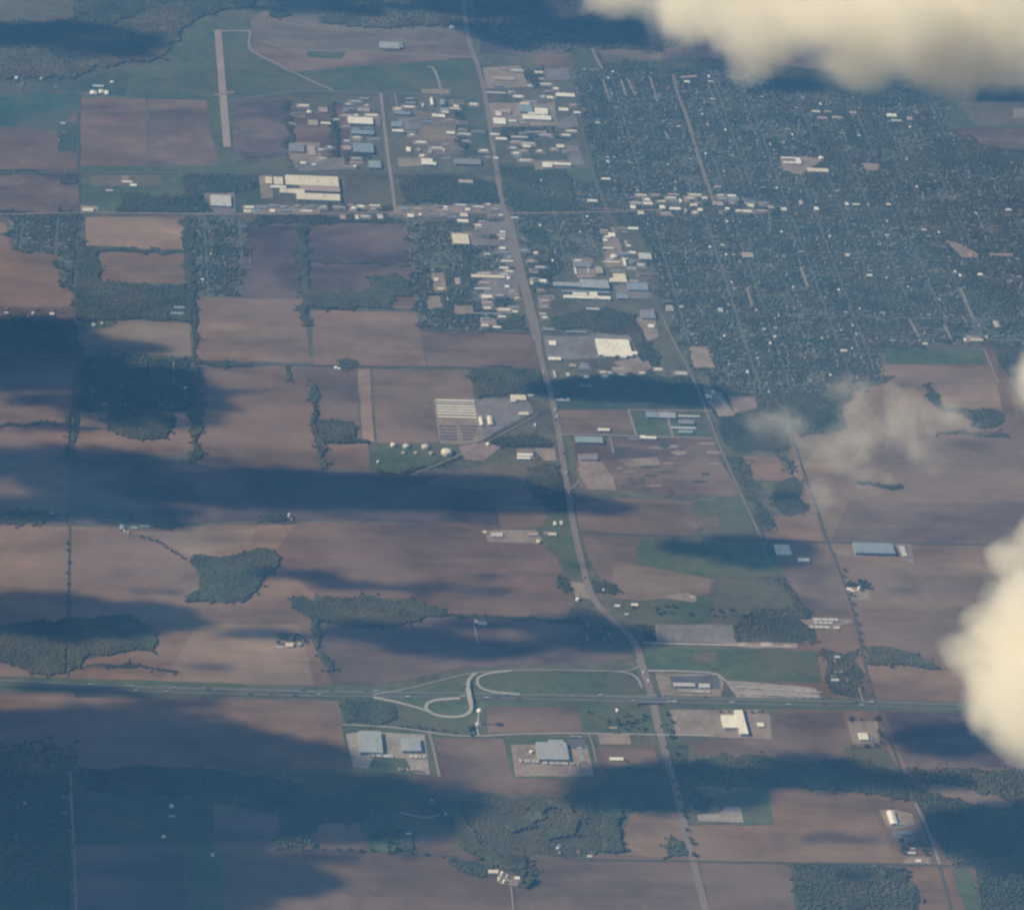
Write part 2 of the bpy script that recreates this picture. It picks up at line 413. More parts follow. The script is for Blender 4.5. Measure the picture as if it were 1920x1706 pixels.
# east of the diagonal road
field('k', (1385, 856), (1460, 855), (1465, 872), (1500, 905), (1410, 900))
field('s', (1425, 968), (1530, 966), (1545, 1016), (1436, 1014))
field('s', (1480, 822), (1960, 822), (1960, 1018), (1556, 1015), (1520, 910), (1478, 905))
field('k', (1590, 940), (1960, 945), (1960, 1019), (1700, 1018), (1560, 1012))
field('k', (1460, 1052), (1560, 1055), (1592, 1150), (1510, 1152))
field('s', (1570, 1052), (1960, 1060), (1960, 1280), (1620, 1215))
field('s', (1615, 1248), (1700, 1246), (1800, 1262), (1850, 1320), (1648, 1318))
field('g', (1655, 650), (1845, 652), (1848, 684), (1660, 682))
field('s', (1655, 686), (1860, 688), (1880, 812), (1700, 815), (1560, 812), (1620, 700))
field('l', (1755, 720), (1870, 722), (1880, 772), (1768, 765))
field('s', (1510, 1168), (1590, 1172), (1610, 1215), (1520, 1214))
# interstate corridor and interchange grass
field('g', (-300, 1262), (0, 1268), (600, 1286), (820, 1288), (1200, 1298), (1640, 1312), (2100, 1324), (2100, 1344), (1640, 1332), (1200, 1326), (800, 1318), (600, 1310), (0, 1296), (-300, 1290))
field('g', (640, 1300), (820, 1275), (880, 1258), (960, 1254), (1190, 1254), (1218, 1300), (1218, 1325), (908, 1326), (912, 1376), (780, 1366), (645, 1355), (638, 1310))
field('s', (-200, 1302), (635, 1314), (655, 1442), (420, 1446), (-200, 1446))
field('g', (1085, 1325), (1222, 1327), (1232, 1374), (1090, 1374))
field('k', (912, 1325), (1084, 1325), (1092, 1374), (914, 1374))
field('g', (640, 1360), (960, 1382), (1110, 1382), (1120, 1396), (1118, 1460), (955, 1460), (945, 1384), (812, 1384), (825, 1456), (655, 1446))
field('k', (815, 1384), (944, 1385), (962, 1458), (1118, 1462), (1116, 1402), (1152, 1440), (1145, 1475), (1060, 1496), (900, 1492), (790, 1482), (755, 1450), (826, 1455))
field('s', (1118, 1400), (1226, 1398), (1234, 1428), (1175, 1432), (1150, 1440))
field('g', (1238, 1330), (1255, 1330), (1268, 1380), (1290, 1395), (1290, 1430), (1256, 1436))
field('k', (1290, 1386), (1450, 1384), (1450, 1338), (1580, 1336), (1592, 1400), (1580, 1432), (1450, 1430), (1300, 1416))
field('d', (1660, 1334), (1960, 1338), (1960, 1440), (1700, 1440), (1672, 1380))
field('m', (1582, 1400), (1660, 1400), (1690, 1450), (1650, 1460), (1590, 1440))
field('t', (1718, 1465), (1790, 1470), (1900, 1510), (1890, 1520), (1760, 1490))
field('g', (1385, 1480), (1445, 1476), (1452, 1545), (1388, 1545))
field('s', (1442, 1474), (1560, 1482), (1622, 1492), (1650, 1545), (1680, 1615), (1310, 1618), (1285, 1548), (1450, 1546))
field('s', (1185, 1522), (1268, 1522), (1300, 1608), (1160, 1602), (1170, 1560))
field('k', (1130, 1600), (1300, 1610), (1330, 1720), (1330, 1900), (980, 1900), (1000, 1640), (1040, 1616))
field('k', (430, 1600), (700, 1594), (840, 1604), (880, 1640), (965, 1660), (980, 1900), (380, 1900))
field('s', (600, 1545), (672, 1540), (682, 1594), (560, 1592))
field('g', (690, 1550), (750, 1555), (745, 1598), (688, 1596))
field('d', (402, 1520), (520, 1524), (530, 1590), (405, 1590))
field('d', (138, 1582), (345, 1585), (355, 1900), (138, 1900))
field('g', (347, 1585), (402, 1588), (425, 1720), (360, 1720))
field('n', (138, 1490), (400, 1496), (400, 1584), (138, 1580))
field('n', (-200, 1448), (132, 1452), (134, 1900), (-200, 1900))
field('k', (1320, 1622), (1485, 1620), (1500, 1900), (1350, 1900))
field('n', (1484, 1618), (1640, 1620), (1720, 1655), (1740, 1900), (1502, 1900))
field('s', (1708, 1628), (1782, 1628), (1820, 1760), (1730, 1760))
field('g', (1784, 1628), (1815, 1626), (1850, 1720), (1815, 1720))
field('n', (1820, 1520), (1990, 1500), (1990, 1900), (1860, 1900))

# towns: mown yards, drives and bare patches between the trees
TOWN_E = [(1085, 132), (1160, 124), (1310, 118), (1420, 150), (1560, 165), (1790, 190), (1760, 236), (1870, 285), (1980, 290), (1980, 640), (1845, 648), (1660, 648), (1650, 700), (1520, 735), (1420, 745), (1330, 705), (1290, 690), (1262, 600), (1225, 520), (1200, 440), (1140, 395), (1115, 320), (1092, 200)]
TOWN_M = [(960, 330), (1100, 345), (1190, 345), (1190, 395), (1130, 400), (1150, 470), (1080, 490), (1040, 530), (1000, 560), (962, 405)]
TOWN_W = [(768, 425), (940, 405), (985, 620), (790, 618), (775, 545)]
TOWN_SW = [(362, 405), (460, 410), (452, 556), (365, 552)]
TOWN_P = [(14, 405), (155, 405), (160, 530), (138, 545), (115, 540), (108, 478), (22, 468)]
for poly in (TOWN_E, TOWN_M, TOWN_W, TOWN_SW, TOWN_P):
    zf[0] += .006; sheet('town_ground', poly, 'town', (.082, .094, .060), zf[0], 6)

# paved and gravel lots
LOTC = {'tan': (.27, .205, .155), 'grey': (.20, .172, .16), 'pale': (.31, .26, .215), 'dk': (.11, .105, .105), 'pink': (.26, .18, .15)}
zl = [2.0]
def lot(c, *px, name='paved_lot'):
    zl[0] += .005
    o = sheet(name, px, 'gravel', LOTC[c], zl[0]-.75, .8, clear=True); return o
lot('grey', *GREYLOT)
lot('pale', (648, 1376), (680, 1372), (796, 1377), (806, 1452), (775, 1450), (760, 1422), (700, 1420), (690, 1440), (662, 1438))
lot('tan', (958, 1396), (1100, 1396), (1114, 1455), (966, 1456))
lot('dk', (1062, 1386), (1096, 1386), (1100, 1404), (1066, 1404))
lot('tan', (1255, 1331), (1330, 1332), (1420, 1330), (1444, 1340), (1448, 1386), (1380, 1384), (1268, 1379))
lot('tan', (1228, 1262), (1345, 1264), (1358, 1280), (1352, 1306), (1240, 1305))
lot('dk', (1256, 1268), (1346, 1266), (1352, 1292), (1262, 1290))
lot('pale', (1358, 1276), (1400, 1278), (1528, 1290), (1541, 1310), (1382, 1308))
lot('pale', (1307, 1528), (1350, 1524), (1362, 1512), (1388, 1512), (1394, 1542), (1310, 1540))
lot('tan', (1648, 1518), (1680, 1518), (1710, 1526), (1716, 1545), (1680, 1556), (1662, 1550))
lot('grey', (1670, 1556), (1710, 1556), (1722, 1578), (1680, 1578))
lot('tan', (1700, 1608), (1742, 1606), (1746, 1620), (1690, 1622))
lot('tan', (908, 996), (930, 994), (1005, 994), (1018, 1012), (1012, 1020), (915, 1016))
lot('tan', (1018, 996), (1042, 998), (1045, 1004), (1020, 1003))
lot('tan', (1160, 862), (1230, 858), (1240, 872), (1180, 876))
lot('tan', (1082, 880), (1104, 868), (1128, 866), (1152, 900), (1155, 920), (1102, 918))
lot('pink', (1082, 852), (1120, 850), (1124, 880), (1088, 882))
lot('tan', (1000, 842), (1040, 840), (1044, 864), (1020, 864))
lot('tan', (968, 842), (1000, 842), (1002, 862), (970, 862))
lot('pink', (860, 838), (905, 828), (940, 838), (905, 866), (870, 862))
lot('grey', (888, 748), (990, 748), (1000, 775), (950, 798), (905, 826), (880, 800))
lot('tan', (812, 750), (890, 746), (908, 826), (870, 834), (824, 832))
lot('grey', (1018, 630), (1116, 632), (1130, 672), (1028, 676))
lot('grey', (1108, 626), (1180, 628), (1200, 670), (1120, 672))
lot('tan', (1150, 680), (1195, 668), (1215, 690), (1180, 700))
lot('tan', (1318, 728), (1350, 735), (1378, 780), (1348, 782))
lot('pink', (1365, 742), (1415, 745), (1420, 766), (1376, 776))
lot('tan', (1290, 650), (1325, 650), (1340, 690), (1300, 690))
lot('tan', (1190, 600), (1225, 578), (1235, 632), (1215, 640))
lot('grey', (1176, 530), (1218, 530), (1222, 560), (1155, 562), (1152, 535))
lot('tan', (1130, 445), (1158, 440), (1175, 500), (1135, 502))
lot('tan', (1072, 486), (1112, 484), (1118, 520), (1082, 522))
lot('grey', (900, 418), (955, 414), (958, 440), (905, 440))
lot('grey', (880, 444), (960, 452), (968, 500), (945, 500), (940, 462), (884, 460))
lot('grey', (900, 508), (970, 510), (975, 560), (905, 556))
lot('tan', (845, 436), (884, 436), (888, 460), (846, 460))
lot('tan', (900, 598), (928, 598), (932, 612), (902, 612))
lot('tan', (800, 556), (824, 556), (830, 578), (802, 580))
lot('tan', (850, 572), (885, 574), (888, 590), (852, 590))
lot('tan', (808, 512), (832, 512), (838, 548), (812, 548))
lot('grey', (1035, 228), (1080, 215), (1085, 238), (1050, 242))
lot('grey', (1058, 272), (1085, 276), (1095, 310), (1068, 312))
lot('tan', (905, 128), (975, 124), (992, 165), (912, 168))
lot('grey', (1018, 130), (1070, 128), (1072, 150), (1025, 152))
lot('tan', (790, 168), (842, 168), (848, 182), (792, 182))
lot('tan', (745, 296), (790, 296), (792, 312), (748, 314))
lot('grey', (545, 298), (645, 296), (648, 318), (560, 322))
lot('tan', (540, 268), (600, 268), (602, 300), (590, 312), (542, 300))
lot('tan', (484, 330), (510, 328), (512, 372), (490, 374))
lot('grey', (380, 362), (440, 362), (442, 400), (402, 400))
lot('tan', (470, 388), (600, 388), (600, 402), (472, 402))
lot('tan', (740, 388), (940, 384), (944, 396), (745, 410))
lot('tan', (150, 385), (185, 388), (182, 400), (150, 400))
lot('tan', (1462, 296), (1510, 294), (1545, 300), (1500, 330), (1466, 320))
lot('tan', (1615, 306), (1650, 308), (1645, 322), (1620, 320))
lot('tan', (1770, 450), (1800, 458), (1835, 478), (1830, 486), (1800, 482))
lot('tan', (1855, 474), (1900, 476), (1900, 482), (1856, 480))
lot('tan', (1810, 628), (1840, 632), (1842, 642), (1812, 642))
lot('tan', (1900, 205), (1960, 205), (1960, 222), (1900, 222))
lot('tan', (1500, 1162), (1592, 1160), (1600, 1168), (1578, 1172), (1575, 1180), (1520, 1178))
lot('tan', (1560, 1030), (1605, 1036), (1620, 1046), (1575, 1042))
lot('tan', (1678, 1020), (1708, 1020), (1715, 1058), (1690, 1050))
lot('tan', (1582, 1100), (1628, 1104), (1634, 1124), (1600, 1126))
lot('tan', (1340, 1204), (1495, 1206), (1495, 1216), (1400, 1216))
lot('tan', (1240, 1116), (1290, 1112), (1308, 1124), (1300, 1130), (1250, 1122))
lot('tan', (1588, 1352), (1645, 1352), (1650, 1395), (1600, 1396))
lot('tan', (1065, 1088), (1096, 1095), (1110, 1125), (1080, 1120))
lot('tan', (1120, 1376), (1180, 1376), (1184, 1396), (1125, 1396))
lot('tan', (228, 330), (240, 330), (244, 342), (228, 342))
lot('tan', (930, 1630), (975, 1648), (970, 1662), (935, 1656))
lot('pink', (1180, 690), (1215, 676), (1222, 692), (1190, 705))
lot('tan', (690, 215), (712, 215), (714, 236), (692, 236))
lot('grey', (745, 222), (790, 222), (792, 244), (748, 244))
lot('tan', (915, 195), (1040, 192), (1044, 236), (922, 240))
lot('tan', (1000, 302), (1062, 302), (1072, 316), (1000, 320))

# scraped earth, spoil and wet patches of the disturbed ground beside the highway
for k in range(34):
    x, y = random.uniform(1155, 1340), random.uniform(832, 922); a, b = random.uniform(6, 22), random.uniform(1.5, 5); n = 9
    q = [(x+a*random.uniform(.6, 1.1)*math.cos(t*6.283/n), y+b*random.uniform(.6, 1.1)*math.sin(t*6.283/n)) for t in range(n)]
    zl[0] += .003; sheet('bare_patch', q, 'gravel', random.choice(((.24, .18, .135), (.19, .13, .10), (.07, .07, .05), (.09, .08, .055), (.28, .22, .17))), zl[0]-.75, 1.5)
# ------------------------------------------------------------------ runway, roads
sheet('runway', [(402, 57), (415, 57), (420, 120), (426, 190), (433, 276), (419, 276), (411, 180)], 'road', (.33, .25, .21), 1.6, 0, clear=True)
RD = {'a': (.215, .17, .135), 'c': (.27, .235, .20), 'k': (.095, .088, .072), 't': (.26, .21, .165), 'g': (.12, .115, .085), 'p': (.40, .36, .31)}
zr = [1.8]
def road(c, w, *px, name='road', z=None, stampit=True, smooth=1):
    zr[0] += .012
    return ribbon(name, px, w, 'road', RD[c], z if z is not None else zr[0], stampit, smooth)
road('t', 14, (412, 60), (445, 58), (472, 60), name='taxiway')
road('t', 11, (470, 58), (465, 90), (480, 102), (560, 142), (632, 174), name='taxiway')
road('g', 24, (427, 192), (500, 179), (570, 172), (640, 174), (900, 181), name='path')
road('t', 16, (400, 179), (440, 173), name='taxiway')
road('c', 12, (800, 126), (812, 127), (822, 150), (828, 178), name='taxiway')
road('t', 9, (700, 101), (780, 103), (886, 109))
HWY = [(1520, 2600), (1395, 1960), (1345, 1780), (1316, 1680), (1296, 1600), (1272, 1500), (1247, 1410), (1232, 1350), (1220, 1300), (1208, 1262), (1199, 1225), (1185, 1198), (1165, 1178), (1140, 1156), (1118, 1132), (1102, 1100), (1090, 1050), (1078, 1000), (1066, 930), (1055, 860), (1046, 800), (1033, 740), (1018, 690), (1004, 620), (990, 560)]
road('a', 22, *HWY, name='highway')
road('a', 25, (1236, 1372), (1222, 1300), (1205, 1252), (1199, 1235), name='highway')
road('a', 36, (1008, 640), (990, 560), (978, 520), (962, 450), (952, 405), name='highway')
road('a', 20, (952, 408), (940, 380), (930, 310), (922, 260), (912, 190), (898, 130), (882, 88), (872, 45), (862, -40), (850, -150), name='highway')
road('k', 9, (1800, 1780), (1765, 1630), (1745, 1590), (1720, 1515), (1697, 1466), (1662, 1370), (1640, 1312), (1622, 1250), (1610, 1185), (1592, 1120), (1568, 1055), (1548, 1010), (1530, 950), (1508, 890), (1490, 830), (1465, 760))
road('t', 9, (1762, 1622), (1742, 1560), (1716, 1505))
road('g', 12, (1440, 1060), (1428, 1010), (1400, 950), (1368, 880), (1342, 820), (1315, 745), (1290, 690), (1262, 640), (1240, 590), (1222, 550), (1195, 500), (1170, 450), (1150, 415), (1132, 385), (1110, 320), (1092, 240), (1080, 190), (1068, 130), name='railway')
road('a', 6, (1428, 1010), (1400, 950), (1368, 880), (1342, 820), (1315, 745), (1290, 690), (1262, 640), (1240, 590), name='lane')
road('k', 9, (1085, 998), (1200, 1003), (1330, 1009), (1440, 1013), (1560, 1017), (1700, 1019), (1980, 1024))
road('k', 8, (362, 680), (640, 687), (800, 689), (1012, 692))
road('t', 8, (1180, 769), (1250, 770), (1335, 771))
road('t', 9, (1048, 815), (1120, 816), (1200, 819), (1334, 822))
road('t', 10, (1178, 768), (1186, 795), (1194, 820))
road('t', 10, (1248, 770), (1256, 800), (1262, 820))
road('t', 8, (1143, 820), (1150, 850))
road('k', 8, (795, 619), (900, 622), (995, 626))
MAINST = [(-200, 406), (0, 403), (160, 399), (340, 402), (560, 403), (740, 399), (952, 401), (1120, 399), (1240, 394), (1420, 389), (1640, 386), (1960, 384)]
road('a', 13, *MAINST[:9], name='main_street')
road('k', 9, *MAINST[8:], name='main_street')
road('g', 9, (-200, 322), (150, 326), (400, 325), (540, 326), (660, 327), (935, 326))
road('k', 7, (148, 172), (147, 250), (147, 330), (150, 400), (142, 480), (139, 560), (140, 670), (138, 735), (134, 830), (130, 985), (128, 1150), (126, 1270))
road('t', 7, (132, 1450), (134, 1500), (138, 1580), (142, 1680), (146, 1800))
road('t', 14, (714, 176), (720, 230), (727, 290), (734, 340), (742, 402))
road('t', 8, (740, 178), (745, 200))
road('a', 15, (1262, 140), (1270, 180), (1285, 212), (1296, 250), (1308, 290), (1322, 335), (1338, 378))
for a in ([(1130, 150), (1142, 192)], [(1164, 150), (1174, 182)], [(1174, 146), (1190, 178)], [(1218, 145), (1232, 192)], [(1110, 92), (1118, 110), (1130, 132)], [(1246, 245), (1253, 262)],
          [(1500, 500), (1515, 540)], [(1705, 600), (1722, 632)], [(1770, 610), (1785, 640)], [(1800, 540), (1825, 600)], [(1400, 540), (1410, 575)]):
    road('t', 11, *a, name='street')
road('t', 7, (1845, 655), (1860, 690), (1872, 720))
road('t', 6, (888, 1168), (892, 1188), (896, 1206), name='driveway')
road('p', 5, (642, 1359), (732, 1363), (790, 1371), (840, 1379), (896, 1381), (960, 1377), (1060, 1375), (1140, 1376), (1236, 1378), (1330, 1380))
road('t', 9, (805, 1375), (812, 1400), (824, 1457))
road('p', 5, (897, 1358), (893, 1362), (898, 1381), name='driveway')
road('t', 6, (1104, 1377), (1112, 1400), (1118, 1430))
road('k', 7, (540, 1591), (694, 1597), (833, 1604), (860, 1606))
road('k', 7, (1060, 1611), (1200, 1613), (1310, 1615), (1480, 1618), (1640, 1620), (1762, 1622), (1900, 1626))
road('t', 6, (958, 1662), (962, 1700), (966, 1780), name='driveway')
road('p', 8, (1206, 1205), (1240, 1207), (1330, 1209), (1420, 1212), (1495, 1213))
road('p', 8, (1215, 1258), (1280, 1259), (1342, 1262), (1354, 1272), (1362, 1278))
road('t', 7, (1230, 1172), (1235, 1205))
road('t', 6, (1012, 777), (960, 804), (905, 834), (860, 855), (770, 892), name='railway')
road('k', 8, (1022, 772), (960, 798), (915, 822), (895, 832))
road('t', 7, (1068, 920), (1078, 912), (1086, 902), name='driveway')
road('p', 5, (825, 1528), (800, 1534), (775, 1530), (750, 1524), name='driveway')
road('t', 7, (1100, 392), (1180, 394)); road('t', 8, (858, 800), (860, 830), name='driveway')
road('t', 6, (1610, 1290), (1618, 1316))
road('t', 6, (325, 676), (326, 722), name='driveway')
# interstate: two carriageways, carried over the highway
def hz(l, pts):
    return [(x, y, z) for x, y, z in pts]
IN = [(-400, 1266, 0), (0, 1276, 0), (210, 1286, 0), (320, 1290, 0), (600, 1297, 0), (860, 1300, 0), (960, 1302, 0), (1060, 1304, 0), (1130, 1305.5, 1), (1175, 1306.5, 5), (1196, 1307, 6.5), (1247, 1308, 6.5), (1268, 1309, 5), (1320, 1310, 1), (1400, 1312, 0), (1640, 1317, 0), (1960, 1325, 0), (2300, 1334, 0)]
IS = [(x, y+8, z) for x, y, z in IN]
_, PN = ribbon('interstate_highway', IN, 12, 'road', (.15, .14, .122), 1.9, True, 0)
_, PS = ribbon('interstate_highway', IS, 12, 'road', (.13, .122, .11), 1.94, True, 0)
for P in (PN, PS):
    for seg in (P[7:11], P[11:15]):
        bank('embankment', [Vector((p.x, p.y, p.z+1.6)) for p in seg], 12, 2.0, 'grass', GR['g'])
ribbon('median', [(x, y+4, z) for x, y, z in IN[:8]], 7, 'grass', GR['g'], 1.7, False, 0)
# ramps of the interchange
OVER = [(893, 1262, 0), (884, 1268, 0), (878, 1277, 3), (877, 1288, 7), (879, 1302, 8), (882, 1316, 7.5), (884, 1328, 4), (880, 1337, 1), (868, 1343, 0), (845, 1345, 0), (820, 1342, 0), (803, 1334, 0), (797, 1326, 0), (803, 1317, 0), (820, 1312, 0), (862, 1309.5, 0)]
_, PO = ribbon('ramp', OVER, 11, 'road', RD['p'], 2.1, True, 1)
bank('embankment', [Vector((p.x, p.y, p.z+1.7)) for p in PO[3:7]], 11, 2.0, 'grass', GR['g'])
bank('embankment', [Vector((p.x, p.y, p.z+1.7)) for p in PO[11:16]], 11, 2.0, 'grass', GR['g'])
road('c', 6, (700, 1303), (760, 1293), (812, 1280), (850, 1270), (893, 1261), (960, 1257), (1060, 1257), (1150, 1259), (1180, 1258), (1200, 1250), name='ramp')
road('c', 9, (1204, 1290), (1196, 1272), (1180, 1262), (1150, 1259), name='ramp')
road('p', 9, (895, 1278), (895, 1284), (905, 1293), (930, 1299), (975, 1302.5), name='ramp')
road('p', 8, (960, 1258), (915, 1263), (896, 1270), (895, 1280), name='ramp')
road('p', 9, (700, 1308), (750, 1318), (795, 1331), (812, 1339), name='ramp')

# ------------------------------------------------------------------ bridges
def bridge(P, i, j, width, label, name='bridge'):
    seg = P[i:j+1]; a, b = seg[0], seg[-1]; mid = (a+b)/2; d = (b-a); ln = math.hypot(d.x, d.y); ang = math.atan2(d.y, d.x)
    root = empty(name, (mid.x, mid.y, 0), ang); tag(root, label, 'bridge'); z = mid.z+1.7
    link('deck', boxes_mesh('deck', [(-ln/2, -width/2-.8, z-1.1, ln/2, width/2+.8, z-.05)]), 'concrete', None, root)
    for s in (-1, 1):
        link('parapet', boxes_mesh('parapet', [(-ln/2, s*(width/2+.8)-.25, z-.04, ln/2, s*(width/2+.8)+.25, z+1.1)]), 'white', None, root)
    for q in (-.25, .25):
        link('pier', boxes_mesh('pier', [(q*ln-.6, -width/2, -.2, q*ln+.6, width/2, z-1.12)]), 'concrete', None, root)
bridge(PN, 10, 11, 12, 'concrete bridge carrying the northern interstate carriageway over the long highway')
bridge(PS, 10, 11, 12, 'concrete bridge carrying the southern interstate carriageway over the long highway')
k0 = min(range(len(PO)), key=lambda k: (PO[k]-G(877, 1290, 7)).length); k1 = min(range(len(PO)), key=lambda k: (PO[k]-G(881, 1318, 7)).length)
bridge(PO, k0, k1, 12, 'narrow ramp bridge crossing the interstate between the loop ramp and the curve')

# ------------------------------------------------------------------ water tower
def water_tower(px, py, label):
    c = G(px, py); root = empty('water_tower', (c.x, c.y, 0)); tag(root, label, 'water tower')
    link('column', lathe_mesh('column', [(7.0, -.2), (4.6, 2), (3.2, 5), (2.5, 10), (2.3, 36), (3.0, 40), (4.4, 43)]), 'white', None, root)
    prof = [(1.0, 41.8)]+[(8.6*math.sin(R(a)), 49.5-7.8*math.cos(R(a))) for a in range(20, 175, 11)]+[(.4, 57.3)]
    t = link('tank', lathe_mesh('tank', prof, 28), 'white', None, root)
    link('vent', lathe_mesh('vent', [(.7, 57.1), (.7, 58.2), (.2, 58.6)], 10), 'unit', None, t)
    link('base_slab', lathe_mesh('base_slab', [(9.5, .9), (9.5, 1.3), (9.3, 1.35)], 24, False), 'concrete', None, root)
water_tower(896, 1357, 'tall white water tower with a round tank beside the loop ramp')

def tank(px, py, r, h, col, label, name='storage_tank', cat='tank', cone=.25, group=None):
    c = G(px, py); root = empty(name, (c.x, c.y, 0)); tag(root, label, cat, group)
    rr = r*sx(px, py); stamp([(c.x+rr*1.4*math.cos(a), c.y+rr*1.4*math.sin(a)) for a in np.linspace(0, 6.28, 9)[:-1]])
    link('shell', lathe_mesh('shell', [(rr, -.2), (rr, h)], 24, False), 'wall', RC_[col], root)
    link('roof', lathe_mesh('roof', [(rr+.25, h-.05), (rr*.6, h+rr*cone*.6), (rr*.1, h+rr*cone), (.05, h+rr*cone+.1)], 24), 'roof', RC_[col], root)
for a in [
 (737, 836, 5, 7, 'white', 'small white tank, westernmost of the tanks by the bare field'),
 (762, 838, 7, 6, 'pale', 'pale domed tank east of the smallest white tank'),
 (798, 839, 8, 6, 'pale', 'pale domed tank in the middle of the tank yard'),
 (838, 850, 11, 9, 'cream', 'largest pale domed tank at the east end of the tank yard'),
 (757, 850, 4.5, 4, 'tan', 'small brown tank below the western pale domed tank'),
 (780, 850, 4.5, 4, 'tan', 'small brown tank below the gap between two domed tanks'),
 (809, 851, 5, 4, 'tan', 'brown tank just west of the largest domed tank'),
 (915, 834, 4, 5, 'white', 'single white tank beside the rail spur'),
 (709, 867, 2.6, 5, 'white', 'tiny white tank alone on grass below the tank yard'),
 (666, 315, 3.4, 9, 'white', 'small white round tank west of the light teal roof'),
 (996, 1411, 4, 6, 'white', 'white tank in the yard west of the big grey plant'),
 (1152, 483, 7.5, 7, 'cream', 'round cream roofed building in the paved yard'),
 (1010, 1016, 5, 4, 'cream', 'cream tank at the corner of the sandy works yard'),
 (1083, 1125, 4, 6, 'white', 'white tank beside the bend of the long highway'),
 (322, 1513, 4.5, 7, 'white', 'dim white tank north of a small shed in cloud shade')]: tank(*a)
for a in [
 (941, 1641, 3.2, 12, 'white', 'tall white grain bin at the back of the southern farm'),
 (936, 1650, 3.2, 9, 'white', 'white grain bin at the west side of the southern farm'),
 (945, 1655, 3.2, 9, 'white', 'white grain bin at the front of the southern farm'),
 (951, 1645, 3.0, 9, 'pale', 'greyish grain bin at the east side of the southern farm'),
 (542, 970, 2.4, 14, 'white', 'slim white silo beside a lone farm grove'),
 (547, 975, 1.6, 6, 'pale', 'short pale bin beside the slim white silo'),
 (1610, 1107, 3.0, 13, 'white', 'tall white silo at the farm on the eastern road'),
 (234, 998, 1.8, 8, 'white', 'small white silo at the shaded farm above the big bare field'),
 (240, 1000, 1.6, 7, 'white', 'second small white silo at the shaded farm above the big bare field'),
 (833, 284, 2.2, 9, 'white', 'white silo standing south of the brown airport field')]: tank(*a, name='grain_bin', cat='silo', cone=.5)

